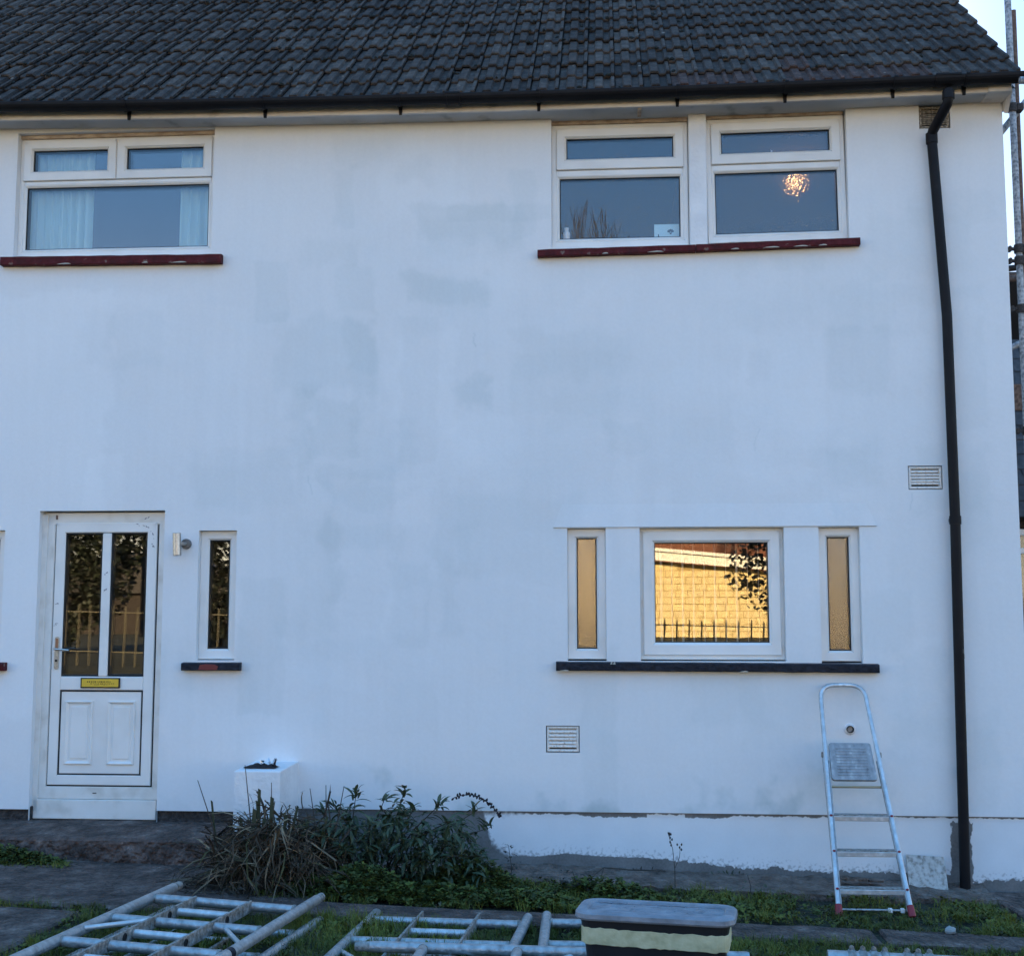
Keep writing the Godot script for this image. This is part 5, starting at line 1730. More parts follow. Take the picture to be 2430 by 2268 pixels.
func build_garden_things() -> void:
	var grp := "alloy tower frames lying on the grass"
	var a := thing("tower_frame", "aluminium scaffold tower frame lying uppermost of the pile at lower left", "tower frame", Vector3.ZERO, grp)
	tower_frame_parts(a)
	var lay := func(o: Node3D, at: Vector3, yaw: float, tip: float, roll := 0.0) -> void:
		o.transform = Transform3D(Basis(Vector3.UP, yaw) * Basis(Vector3.BACK, roll) * Basis(Vector3.RIGHT, tip), at)
	var sticker := MB.new()
	sticker.tube([Vector3(0.86, 0, 1.20), Vector3(0.86, 0, 1.245)], 0.0282, 16)
	var b = a.duplicate()
	obj("sticker", sticker, M.navy, a)
	b.name = numbered("tower_frame")
	add_child(b)
	b.set_meta("label", "dirty aluminium tower frame underneath the one on the left pile")
	lay.call(a, Vector3(-2.462, 0.190, 1.404), -0.135, 0.0, -0.030)
	lay.call(b, Vector3(-2.44, 0.095, 1.545), -0.125, 0.0, -0.030)
	var c = a.duplicate()
	c.name = numbered("tower_frame")
	add_child(c)
	c.set_meta("label", "tower frame sunk in the grass left of the plastic tub, nearest the concrete strip")
	for q in c.get_children():
		if str(q.name).begins_with("sticker"):
			c.remove_child(q)
			q.free()
	# turned end for end: the short stub points at the house
	lay.call(c, Vector3(-0.560, 0.078, 3.37), PI - 0.055, 0.010, 0.0)
	var e = c.duplicate()
	e.name = numbered("tower_frame")
	add_child(e)
	e.set_meta("label", "tower frame partly hidden behind the plastic tub")
	lay.call(e, Vector3(0.545, 0.070, 3.34), PI + 0.02, 0.0, 0.0)
	var d = c.duplicate()
	d.name = numbered("tower_frame")
	add_child(d)
	d.set_meta("label", "tower frame lying crosswise over two others at the bottom edge of the photo")
	lay.call(d, Vector3(-1.245, 0.124, 2.39), PI / 2.0 - 0.035, 0.0, 0.0)
	d.transform.basis = d.transform.basis * Basis(Vector3.BACK, PI)

	build_stepladder()
	build_tub()
	build_block()

	# pale board leaning on the wall between the ladder and the downpipe
	var bd := thing("board", "pale splashed board leaning on the wall between the stepladder and the downpipe", "board", Vector3(2.06, -0.045, 0.10))
	var bm := MB.new()
	bm.prism(PackedVector2Array([Vector2(-0.125, 0.01), Vector2(0.12, -0.01), Vector2(0.118, 0.19), Vector2(0.112, 0.21), Vector2(-0.125, 0.222)]), Vector3.ZERO, Vector3.RIGHT, Vector3(0, 0.945, -0.327), Vector3(0, 0.004, 0.012))
	obj("sheet", bm, M.board, bd)

	# ribbed tube end at the bottom edge
	var rt := thing("ribbed_tube", "pale tube with a row of knobbly collars lying in the grass at lower right", "tube", Vector3(1.05, 0.072, 2.26))
	var dir := Vector3(1, -0.012, 0.06).normalized()
	tube_part("tube", [Vector3.ZERO, dir * 1.0], 0.045, M.alu, rt, 18)
	for i in 8:
		if i == 4:
			continue
		var p := dir * (0.115 + 0.052 * i)
		var kn := MB.new()
		kn.tube([p - dir * 0.020, p - dir * 0.012, p, p + dir * 0.012, p + dir * 0.020], [0.046, 0.054, 0.057, 0.054, 0.046], 16)
		kn.tube([p + Vector3(0, 0.045, 0), p + Vector3(0, 0.066, 0), p + Vector3(0, 0.072, 0)], [0.015, 0.012, 0.004], 10)
		obj("collar", kn, M.alu_rough, rt)

	# a stone on the concrete strip and dead scraps on the haunch
	var stn := MB.new()
	var nn := noise(88, 1.0, 2)
	for i in 6:
		for k in 10:
			var f := func(ii: int, kk: int) -> Vector3:
				var la := PI * ii / 6.0
				var an := TAU * (kk % 10) / 10.0
				var dd := Vector3(sin(la) * cos(an), cos(la), sin(la) * sin(an))
				return dd * (1.0 + 0.3 * nn.get_noise_3dv(dd * 1.6)) * Vector3(0.034, 0.022, 0.028)
			stn.quad_to(f.call(i, k), f.call(i + 1, k), f.call(i + 1, k + 1), f.call(i, k + 1), f.call(i, k) + f.call(i + 1, k + 1))
	var so := obj("stone", stn, M.stone_grey, self, Transform3D(Basis(Vector3.UP, 0.4), Vector3(1.90, ground_y(1.9) + 0.02, 1.225)))
	tag(so, "pale pebble on the far edge of the concrete strip, right of the stepladder", "stone")


func build_stepladder() -> void:
	var o := thing("stepladder", "folded aluminium stepladder with red feet leaning against the white wall", "stepladder", Vector3(1.555, -0.035, 0.88))
	var base := o.position
	var L := func(x: float, y: float, z: float) -> Vector3: return Vector3(x, y, z) - base
	# lean: from the feet to the hoop on the wall
	var feet_z := 0.885
	var at := func(t: float, side: float, off: float) -> Vector3:
		# t is the height; the stiles close up towards the hoop
		var f := (t + 0.035) / 1.31
		var half := lerpf(0.212, 0.142, f)
		var cx := lerpf(1.560, 1.546, f)
		return L.call(cx + side * half, t, lerpf(feet_z, 0.045, f)) + Vector3(0, -0.54, -0.84) * off
	# front frame: one bent tube
	var path := []
	for k in 9:
		path.append(at.call(-0.01 + (1.165 + 0.01) * k / 8.0, -1.0, 0.0))
	for k in range(1, 12):
		var an := PI - PI * k / 12.0
		var c: Vector3 = at.call(1.165, 0.0, 0.0)
		var h: float = (at.call(1.165, 1.0, 0.0) - c).x
		var ease := Vector2(signf(cos(an)) * pow(absf(cos(an)), 0.62) * h, pow(sin(an), 0.75) * 0.118)
		path.append(c + Vector3(ease.x, ease.y * 0.85, -ease.y * 0.52))
	for k in 9:
		path.append(at.call(1.165 - (1.165 + 0.01) * k / 8.0, 1.0, 0.0))
	var m := MB.new()
	m.tube(path, 0.0135, 12, true, Vector2(1.12, 0.9))
	obj("front_frame", m, M.alu_bright, o)
	for s in [-1.0, 1.0]:
		# flat web inside the tube, then the rear leg tucked behind
		var wb := MB.new()
		var p0: Vector3 = at.call(0.02, s, 0.0) + Vector3(-s * 0.016, 0, 0)
		var p1: Vector3 = at.call(0.80, s, 0.0) + Vector3(-s * 0.016, 0, 0)
		wb.tube([p0, p1], 0.011, 6, true, Vector2(0.5, 1.3))
		obj("stile_web", wb, M.alu, o)
		tube_part("rear_leg", [at.call(0.005, s * 1.0, 0.045) + Vector3(-s * 0.004, 0, 0), at.call(0.84, s * 1.06, 0.030)], 0.0105, M.alu, o, 10)
		var ft := MB.new()
		var f0: Vector3 = at.call(0.022, s, 0.0)
		var f1: Vector3 = at.call(-0.030, s, 0.0)
		ft.tube([f0, f0.lerp(f1, 0.15), f1, f1 + (f1 - f0) * 0.08], [0.016, 0.0175, 0.019, 0.016], 12, true, Vector2(1.2, 0.95))
		obj("foot", ft, M.red_plastic, o)
		box_part("hinge", at.call(0.845, s * 1.09, 0.018) - Vector3(0.010, 0.018, 0.010), at.call(0.845, s * 1.09, 0.018) + Vector3(0.010, 0.018, 0.010), M.alu_rough, o)
	for y in [0.098, 0.295, 0.487]:
		var l: Vector3 = at.call(y, -1.0, 0.0)
		var r: Vector3 = at.call(y, 1.0, 0.0)
		var st := MB.new()
		st.box(Vector3(l.x + 0.014, l.y - 0.026, l.z - 0.045), Vector3(r.x - 0.014, l.y + 0.004, l.z + 0.016), 0.003)
		obj("step", st, M.alu_bright, o)
		box_part("tread", Vector3(l.x + 0.016, l.y + 0.004, l.z - 0.044), Vector3(r.x - 0.016, l.y + 0.012, l.z + 0.014), M.alu_rough, o, 0.002)
		for e in [l, r]:
			box_part("step_cap", e + Vector3(-0.009, 0.002, 0.008), e + Vector3(0.009, 0.014, 0.020), M.red_plastic, o, 0.004)
	# cross bars
	var b0: Vector3 = at.call(0.66, -1.0, 0.02)
	var b1: Vector3 = at.call(0.66, 1.0, 0.02)
	tube_part("platform_bar", [b0, b1], 0.008, M.brass_bar, o, 10)
	for s in [-1.0, 1.0]:
		var e: Vector3 = at.call(0.668, s, 0.005)
		box_part("bar_cap", e - Vector3(0.013, 0.013, 0.013), e + Vector3(0.013, 0.013, 0.013), M.red_plastic, o, 0.005)
	tube_part("rear_bar", [at.call(0.012, -0.95, 0.05), at.call(0.012, 0.95, 0.05)], 0.007, M.alu, o, 10)
	for q in [0.48, 0.82]:
		var e: Vector3 = at.call(0.012, q, 0.05)
		box_part("bar_clip", e - Vector3(0.012, 0.014, 0.012), e + Vector3(0.012, 0.012, 0.014), M.upvc, o, 0.003)
	# tipped-up platform with ribs
	var pl := MB.new()
	var lo: Vector3 = at.call(0.685, 0.0, 0.012)
	var hi: Vector3 = at.call(0.925, 0.0, 0.012)
	var ey := (hi - lo).normalized()
	var nz := Vector3.RIGHT.cross(ey).normalized()
	var poly := PackedVector2Array()
	for k in 4:
		var c: Vector2 = [Vector2(0.118, 0.022), Vector2(0.108, 0.242), Vector2(-0.122, 0.242), Vector2(-0.128, 0.022)][k]
		for q in 5:
			var an := -PI / 2.0 + PI / 2.0 * k + PI / 8.0 * q
			poly.append(c + Vector2(cos(an), sin(an)) * 0.018)
	pl.prism(poly, lo, Vector3.RIGHT, ey, nz * 0.022)
	obj("platform", pl, M.platform, o)
	for k in 10:
		var y := 0.034 + 0.0205 * k
		var rb := MB.new()
		rb.prism(PackedVector2Array([Vector2(-0.105, y), Vector2(0.092, y), Vector2(0.092, y + 0.008), Vector2(-0.105, y + 0.008)]), lo + nz * 0.0215, Vector3.RIGHT, ey, nz * 0.0035)
		obj("rib", rb, M.platform, o)


func rounded(x0: float, x1: float, z0: float, z1: float, r: float) -> PackedVector2Array:
	var p := PackedVector2Array()
	var cs := [Vector2(x1 - r, z1 - r), Vector2(x0 + r, z1 - r), Vector2(x0 + r, z0 + r), Vector2(x1 - r, z0 + r)]
	for k in 4:
		for q in 7:
			var an := PI / 2.0 * k + PI / 12.0 * q
			p.append(cs[k] + Vector2(cos(an), sin(an)) * r)
	return p


# stack of rounded outlines joined into a hollow or solid vessel
func loft(m: MB, layers: Array) -> void:
	for i in layers.size() - 1:
		var a: PackedVector2Array = layers[i][0]
		var b: PackedVector2Array = layers[i + 1][0]
		var ya: float = layers[i][1]
		var yb: float = layers[i + 1][1]
		for k in a.size():
			var j := (k + 1) % a.size()
			m.quad(Vector3(a[j].x, ya, a[j].y), Vector3(a[k].x, ya, a[k].y), Vector3(b[k].x, yb, b[k].y), Vector3(b[j].x, yb, b[j].y))


func build_tub() -> void:
	var o := thing("plastic_tub", "black plastic storage tub with grey lid and a band of masking tape", "storage tub", Vector3(0.205, 0.0, 2.86))
	o.rotation.y = -0.155
	var hx := 0.350
	var hz := 0.148
	var body := MB.new()
	loft(body, [[rounded(-hx + 0.07, hx - 0.07, -hz + 0.06, hz - 0.05, 0.05), 0.0], [rounded(-hx + 0.035, hx - 0.035, -hz + 0.03, hz - 0.022, 0.05), 0.34], [rounded(-hx + 0.030, hx - 0.030, -hz + 0.026, hz - 0.018, 0.05), 0.345], [rounded(-hx + 0.024, hx - 0.024, -hz + 0.02, hz - 0.014, 0.05), 0.395]])
	obj("body", body, M.tub, o)
	var tape := MB.new()
	var nz := noise(91, 3.0, 3)
	var outline := rounded(-hx + 0.026, hx - 0.026, -hz + 0.021, hz - 0.013, 0.05)
	var fine := PackedVector2Array()
	for k in outline.size():
		var p := outline[k]
		var q := outline[(k + 1) % outline.size()]
		var st := maxi(1, int(p.distance_to(q) / 0.02))
		for s in st:
			fine.append(p.lerp(q, float(s) / st))
	var rows := [0.293, 0.295, 0.310, 0.327, 0.344, 0.361, 0.363]
	for i in rows.size() - 1:
		for k in fine.size():
			var j := (k + 1) % fine.size()
			var f := func(n: int, y: float, edge: float) -> Vector3:
				var p := fine[n]
				var s := 1.0 + 0.008 * nz.get_noise_3d(p.x * 14.0, y * 40.0, p.y * 14.0) - edge
				return Vector3(p.x * s, y + 0.006 * nz.get_noise_2d(p.x * 9.0 + (7.0 if y > 0.34 else 0.0), p.y * 9.0) - 0.012 * p.x, p.y * s)
			var e0 := 0.006 if i == 0 else 0.0
			var e1 := 0.006 if i == rows.size() - 2 else 0.0
			tape.quad(f.call(j, rows[i], e0), f.call(k, rows[i], e0), f.call(k, rows[i + 1], e1), f.call(j, rows[i + 1], e1))
	obj("tape_band", tape, M.tape, o)
	var lid := MB.new()
	var lay := []
	for q in [[0.004, 0.398], [0.0, 0.401], [-0.004, 0.408], [-0.002, 0.426], [0.006, 0.434], [0.018, 0.437], [0.042, 0.438], [0.048, 0.434], [0.052, 0.426]]:
		var s: float = q[0]
		lay.append([rounded(-hx + s, hx - s, -hz + s, hz - s, 0.075 - s * 0.6), q[1]])
	loft(lid, lay)
	# recessed field with a slightly buckled surface
	var nw := noise(92, 2.0, 2)
	var nx := 26
	var nzz := 8
	var fx := func(i: int, k: int) -> Vector3:
		var x := lerpf(-hx + 0.050, hx - 0.050, float(i) / nx)
		var z := lerpf(-hz + 0.050, hz - 0.050, float(k) / nzz)
		var edge := minf(minf(i, nx - i) / 3.0, minf(k, nzz - k) / 2.0)
		return Vector3(x, 0.4255 + 0.006 * clampf(edge, 0.0, 1.0) * (0.4 + nw.get_noise_2d(x * 6.0, z * 6.0)), z)
	for i in nx:
		for k in nzz:
			lid.quad(fx.call(i, k), fx.call(i, k + 1), fx.call(i + 1, k + 1), fx.call(i + 1, k))
	obj("lid", lid, M.lid, o)
	# moulded scallops along the recess
	for k in 8:
		var sc := MB.new()
		var cx := -0.24 + 0.066 * k
		var path := []
		for q in 7:
			var t := -1.0 + q / 3.0
			path.append(Vector3(cx + 0.030 * t, 0.4285, -hz + 0.058 + 0.012 * t * t))
		sc.tube(path, 0.0035, 6)
		obj("scallop", sc, M.lid, o)
	var dm := mat(lin(0.04, 0.045, 0.055), 0.8)
	for q in 14:
		var dt := MB.new()
		var c := Vector3(rf(-0.24, 0.22), 0.4325, rf(-0.07, 0.08))
		var l := rf(0.004, 0.02)
		var wv := rf(0.002, 0.004)
		dt.quad_to(c + Vector3(-l, 0, 0), c + Vector3(0, 0, wv), c + Vector3(l, 0, 0.004), c + Vector3(0, 0, -wv), Vector3.UP)
		obj("scuff", dt, dm, o)


func build_block() -> void:
	# white painted pier by the wall
	var o := thing("painted_block", "white painted low block standing against the wall right of the door", "masonry block", Vector3(-2.275, 0.1, 0.26))
	var m := MB.new()
	m.xf = Transform3D(Basis(), -o.position)
	var a := [Vector3(-2.422, 0.02, 0.525), Vector3(-2.118, 0.02, 0.525), Vector3(-2.13, 0.02, -0.02), Vector3(-2.434, 0.02, -0.02)]
	var b := []
	for p in a:
		b.append(Vector3(p.x, 0.722 + (0.002 if p.z > 0.2 else 0.004), p.z))
	var c := 0.006
	var ctr := Vector3(-2.275, 0.722, 0.25)
	var lowr := []
	var inn := []
	for p in b:
		lowr.append(p - Vector3(0, c, 0))
		inn.append(p + ((ctr - p) * Vector3(1, 0, 1)).normalized() * c * 1.4)
	for k in 4:
		var j := (k + 1) % 4
		var out: Vector3 = (a[k] + a[j]) * 0.5 - ctr
		out.y = 0
		m.quad_to(a[k], a[j], lowr[j], lowr[k], out)
		m.quad_to(lowr[k], lowr[j], inn[j], inn[k], out + Vector3(0, 0.3, 0))
	m.quad_to(inn[0], inn[1], inn[2], inn[3], Vector3.UP)
	obj("body", m, M.white_paint, o)
	# rag and foil on top of it
	var g := thing("rag", "black rag with a scrap of foil lying on the white block", "rag", Vector3(-2.29, 0.726, 0.36))
	var rm := MB.new()
	var nz := noise(93, 3.0, 3)
	var f := func(i: int, k: int) -> Vector3:
		var u := i / 10.0 - 0.5
		var v := k / 6.0 - 0.5
		var e := maxf(absf(u), absf(v)) * 2.0
		return Vector3(u * 0.215 + 0.02 * nz.get_noise_2d(v * 5.0, 3.0), 0.004 + 0.030 * (1.0 - e * e) * (0.6 + nz.get_noise_2d(u * 4.0, v * 4.0)), v * 0.11 + 0.02 * nz.get_noise_2d(u * 6.0, 9.0))
	for i in 10:
		for k in 6:
			rm.quad(f.call(i, k), f.call(i, k + 1), f.call(i + 1, k + 1), f.call(i + 1, k))
	obj("cloth", rm, M.cloth_black, g)
	var fm := MB.new()
	for q in 9:
		var p := Vector3(rf(-0.02, 0.09), rf(0.018, 0.04), rf(-0.03, 0.03))
		var d1 := Vector3(rf(-1, 1), rf(-0.2, 1), rf(-1, 1)).normalized() * rf(0.012, 0.03)
		var d2 := Vector3(rf(-1, 1), rf(-0.2, 1), rf(-1, 1)).normalized() * rf(0.012, 0.03)
		fm.tri(p, p + d1, p + d2)
		fm.tri(p + d1, p + d1 * 0.6 + d2 * 1.3, p + d2)
	obj("foil", fm, M.silver_foil, g)
	var wg := MB.new()
	wg.prism(PackedVector2Array([Vector2(0.07, 0.0), Vector2(0.105, 0.06), Vector2(0.10, 0.018), Vector2(0.112, 0.0)]), Vector3(0, 0.005, 0.01), Vector3.RIGHT, Vector3.UP, Vector3(0, 0, 0.006))
	obj("fold", wg, M.cloth_black, g)


# ---------------------------------------------------------------- plants
func on_hard(x: float, z: float) -> bool:
	if z < 0.47 and x < -2.5:
		return true
	if z > 0.47 and z < 1.61 and x < -2.1:
		return not (x < -3.46 and z < 0.74)
	if z > 1.225 and z < 1.555 and x >= -2.1:
		return true
	if z > 1.75 and x < -2.9:
		return true
	if x > 2.38 and z < 0.95:
		return true
	return z < 0.40 and x < 2.4


func leaf_blade(m: MB, p: Vector3, d: Vector3, l: float, w: float, droop: float, segs: int, fold := 0.25) -> void:
	var side := d.cross(Vector3.UP)
	if side.length() < 0.05:
		side = Vector3.RIGHT
	side = side.normalized()
	var pos := p
	var dir := d.normalized()
	var prev := []
	for i in segs + 1:
		var t := float(i) / segs
		var ww := w * (0.35 + 0.65 * sin(minf(t * 1.9, 1.57))) * (1.0 - pow(t, 2.4))
		var nn := side.cross(dir).normalized()
		var row := [pos - side * ww + nn * ww * fold, pos, pos + side * ww + nn * ww * fold]
		if i > 0:
			m.quad(prev[0], prev[1], row[1], row[0])
			m.quad(prev[1], prev[2], row[2], row[1])
		prev = row
		pos += dir * l / segs
		dir = (dir + Vector3(0, -droop / segs, 0)).normalized()


func leaf_strap(m: MB, p: Vector3, d: Vector3, l: float, w: float, droop: float, pointed: bool) -> void:
	var side := d.cross(Vector3.UP)
	if side.length() < 0.05:
		side = Vector3.RIGHT
	side = side.normalized()
	var pos := p
	var dir := d
	var prev := []
	for i in 4:
		var t := i / 3.0
		var ww := w * (1.0 - t if pointed else 1.0)
		var nn := side.cross(dir).normalized()
		var row := [pos - side * ww + nn * ww * 0.4, pos, pos + side * ww + nn * ww * 0.4]
		if i > 0:
			m.quad(prev[0], prev[1], row[1], row[0])
			m.quad(prev[1], prev[2], row[2], row[1])
		prev = row
		pos += dir * l / 3.0
		dir = (dir + Vector3(0, -droop / 3.0, 0)).normalized()


func build_plants() -> void:
	# grass and low weeds
	var tufts := []
	for k in 4:
		var m := MB.new()
		for i in 15:
			var a := rf(0, 6.28)
			var d := Vector3(cos(a) * rf(0.1, 0.75), 1.0, sin(a) * rf(0.1, 0.75)).normalized()
			var f := rf(0.7, 1.25)
			m.tint = Color(f, f, f)
			leaf_blade(m, Vector3(rf(-0.035, 0.035), 0, rf(-0.035, 0.035)), d, rf(0.03, 0.085), rf(0.0013, 0.0026), rf(0.3, 1.4), 3, 0.1)
		tufts.append(m.mesh(M.grass))
	var weeds := []
	for k in 3:
		var m := MB.new()
		for i in 12:
			var a := rf(0, 6.28)
			var f := rf(0.7, 1.3)
			m.tint = Color(f, f, f)
			var d := Vector3(cos(a), rf(0.3, 1.4), sin(a)).normalized()
			leaf_blade(m, Vector3(rf(-0.03, 0.03), rf(0.0, 0.025), rf(-0.03, 0.03)), d, rf(0.018, 0.038), rf(0.006, 0.012), rf(0.4, 1.2), 3, 0.2)
		weeds.append(m.mesh(M.grass))
	var nz := noise(101, 0.7, 3)
	var gx := [[], [], [], []]
	var gc := [[], [], [], []]
	var wx := [[], [], []]
	var wc := [[], [], []]
	for i in 15000:
		var x := rf(-4.8, 3.3)
		var z := rf(0.36, 3.1)
		var hard := on_hard(x, z)
		if hard:
			# creeping over the edges only
			if rng.randf() > 0.02 or not (z > 1.15 and z < 1.75):
				continue
			if on_hard(x, z + 0.06) and on_hard(x, z - 0.06):
				continue
		var n := nz.get_noise_2d(x * 1.6, z * 1.6)
		var near_wall := z < 1.22
		if near_wall and nz.get_noise_2d(x * 3.0 + 40.0, z * 4.0) + rf(-0.25, 0.25) > 0.12:
			continue
		var s := rf(0.7, 1.25) * (0.9 + 0.4 * n)
		var t := Transform3D(Basis(Vector3.UP, rf(0, 6.28)) * Basis(Vector3.RIGHT, rf(-0.15, 0.15)) * Basis().scaled(Vector3.ONE * s), Vector3(x, ground_y(x) - 0.014, z))
		var c := Color(0.082, 0.092, 0.006).lerp(Color(0.155, 0.158, 0.014), clampf(0.5 + n * 1.2 + rf(-0.3, 0.3), 0, 1))
		if rng.randf() < 0.06:
			c = Color(0.12, 0.10, 0.045)
		if rng.randf() < (0.62 if near_wall else 0.25):
			var k := rng.randi() % 3
			wx[k].append(t)
			wc[k].append(c * Color(0.72, 0.74, 0.8))
		else:
			var k := rng.randi() % 4
			gx[k].append(t)
			gc[k].append(c)
	var lawn := node("grass", self)
	tag(lawn, "short dark green grass around the tower frames and below the wall", "grass", "", "stuff")
	for k in 4:
		scatter("tufts", tufts[k], gx[k], gc[k], lawn)
	var wd := node("weeds", self)
	tag(wd, "low broad leaved weeds growing through the grass by the wall", "weeds", "", "stuff")
	for k in 3:
		scatter("leaves", weeds[k], wx[k], wc[k], wd)

	# bright green ground cover at the foot of the shrub
	var cv := MB.new()
	for i in 7:
		var a := TAU * i / 7.0 + rf(-0.3, 0.3)
		leaf_blade(cv, Vector3(0, rf(0, 0.02), 0), Vector3(cos(a), rf(0.2, 1.0), sin(a)).normalized(), rf(0.028, 0.045), rf(0.012, 0.018), 0.9, 3, 0.15)
	var cvx := []
	var cvc := []
	for q in [[-1.50, 0.98, 0.34, 0.16, 0.15, 420], [-0.85, 0.72, 0.34, 0.14, 0.17, 420], [-0.55, 0.98, 0.38, 0.13, 0.05, 230], [-1.05, 1.02, 0.4, 0.12, 0.08, 300], [-1.72, 1.08, 0.25, 0.1, 0.10, 140], [0.5, 0.9, 0.8, 0.2, 0.03, 60], [-0.05, 0.68, 0.35, 0.16, 0.09, 150], [-4.0, 0.60, 0.5, 0.11, 0.09, 320]]:
		for i in q[5] * 2:
			var a := rf(0, 6.28)
			var rr := sqrt(rng.randf())
			var x: float = q[0] + cos(a) * rr * q[2]
			var z: float = q[1] + sin(a) * rr * q[3]
			var y: float = ground_y(x) + q[4] * (1.0 - rr * rr) * rf(0.2, 1.1)
			cvx.append(Transform3D(Basis(Vector3.UP, rf(0, 6.28)) * Basis(Vector3.RIGHT, rf(-0.5, 0.6)) * Basis().scaled(Vector3.ONE * rf(0.45, 0.9)), Vector3(x, y, z)))
			var f := rf(0.5, 1.25)
			cvc.append(Color(0.080 * f, 0.098 * f, 0.011 * f) if rng.randf() < 0.7 else Color(0.05 * f, 0.07 * f, 0.010 * f))
	tag(scatter("ground_cover", cv.mesh(M.grass), cvx, cvc, self), "yellow green leafy ground cover below the shrub and along the step", "ground cover")

	build_dry_clump()
	build_shrub()
	build_small_weeds()


func build_dry_clump() -> void:
	var at := Vector3(-2.05, ground_y(-2.0), 0.88)
	var o := thing("dried_clump", "clump of dead brown strap leaves flopped over in front of the white block", "plant", at)
	var kinds := []
	for k in 16:
		var m := MB.new()
		var f := rf(0.55, 1.35)
		var g := Color(0.068, 0.042, 0.024)
		if k == 7 or k == 12:
			g = Color(0.056, 0.048, 0.014)
		elif k == 3 or k == 10 or k == 5:
			g = Color(0.21, 0.155, 0.095)
		m.tint = Color(g.r * f, g.g * f, g.b * f)
		# a limp strap that kinks once or twice
		var p := Vector3.ZERO
		var d := Vector3(0.7, rf(0.1, 0.9), 0).normalized()
		for part in 3:
			var l := rf(0.08, 0.20)
			leaf_strap(m, p, d, l, rf(0.0028, 0.0062), rf(0.1, 0.8), part == 2)
			p += d * l * 0.93 + Vector3(0, -0.010, 0)
			d = (d + Vector3(rf(-0.5, 0.3), rf(-1.1, 0.0), rf(-0.5, 0.5))).normalized()
		kinds.append(m.mesh(M.dry))
	var rest := []
	for k in 16:
		rest.append([])
	for i in 2300:
		var a := rf(0, 6.28)
		var e := asin(rf(0.0, 1.0))
		var rr := pow(rng.randf(), 0.5)
		var p := Vector3(cos(a) * cos(e) * 0.36, sin(e) * 0.42, sin(a) * cos(e) * 0.26) * rr
		var k := rng.randi() % 16
		var t := Transform3D(Basis(Vector3.UP, -a + rf(-2.2, 2.2)) * Basis(Vector3.RIGHT, rf(-0.9, 0.9)) * Basis(Vector3.BACK, rf(-1.2, 0.6)) * Basis().scaled(Vector3.ONE * rf(0.5, 1.1)), p)
		if i < 240 and rr > 0.6:
			obj("dry_leaf", kinds[k], null, o, t)
		else:
			rest[k].append(t)
	# flopped out to the left over the path
	for i in 110:
		var p := Vector3(rf(-0.52, -0.2), rf(0.015, 0.10), rf(-0.05, 0.36))
		rest[rng.randi() % 16].append(Transform3D(Basis(Vector3.UP, PI + rf(-0.6, 0.6)) * Basis(Vector3.BACK, rf(-0.9, -0.4)) * Basis().scaled(Vector3.ONE * rf(0.6, 0.9)), p))
	for k in 16:
		scatter("thatch", kinds[k], rest[k], [], o)
	# upright cut stalks: (x, z, height, lean, half width)
	for q in [[-0.10, 0.06, 0.57, 0.02, 0.012], [-0.02, 0.08, 0.53, 0.05, 0.015], [-0.06, 0.02, 0.50, -0.08, 0.012], [-0.18, 0.04, 0.40, -0.05, 0.012], [0.04, 0.04, 0.42, 0.10, 0.011], [-0.13, 0.09, 0.46, 0.07, 0.017], [-0.03, 0.10, 0.40, -0.03, 0.014], [0.10, 0.02, 0.38, 0.28, 0.010], [-0.33, 0.04, 0.50, -0.10, 0.008], [0.03, -0.01, 0.46, 0.22, 0.008], [0.20, 0.0, 0.40, 0.30, 0.008]]:
		var m := MB.new()
		m.tint = Color(0.035, 0.042, 0.018)
		var b := Vector3(q[0], 0.02, q[1])
		var tip := b + Vector3(q[3] * q[2], q[2], rf(-0.03, 0.05))
		var w: float = q[4]
		var side := Vector3(1, 0, rf(-0.4, 0.4)).normalized()
		var th := Vector3(0, 0, 0.004)
		m.quad(b - side * w + th, b + side * w + th, tip + side * w * 0.8 + th - Vector3(0, 0.01, 0), tip - side * w * 0.8 + th)
		m.quad(b + side * w - th, b - side * w - th, tip - side * w * 0.8 - th, tip + side * w * 0.8 - th - Vector3(0, 0.01, 0))
		m.quad(b + side * w + th, b + side * w - th, tip + side * w * 0.8 - th - Vector3(0, 0.01, 0), tip + side * w * 0.8 + th - Vector3(0, 0.01, 0))
		m.quad(b - side * w - th, b - side * w + th, tip - side * w * 0.8 + th, tip - side * w * 0.8 - th)
		obj("cut_stalk", m, M.leaf, o)
	# thin long stems
	for q in [[-0.12, 0.30, 0.10, -0.17, 0.735], [-0.30, 0.30, 0.08, -0.47, 0.64], [0.25, 0.25, -0.05, 0.20, 0.58], [0.28, 0.3, -0.05, 0.30, 0.60], [0.30, 0.3, -0.02, 0.42, 0.60], [-0.05, 0.3, 0.0, -0.03, 0.62]]:
		tube_part("dry_stem", [Vector3(q[0], 0.05, q[2]), Vector3(lerpf(q[0], q[3], 0.5) + 0.015, lerpf(0.1, q[4], 0.5), q[2]), Vector3(q[3], q[4], q[2])], [0.005, 0.004, 0.0022], M.stem, o, 6)


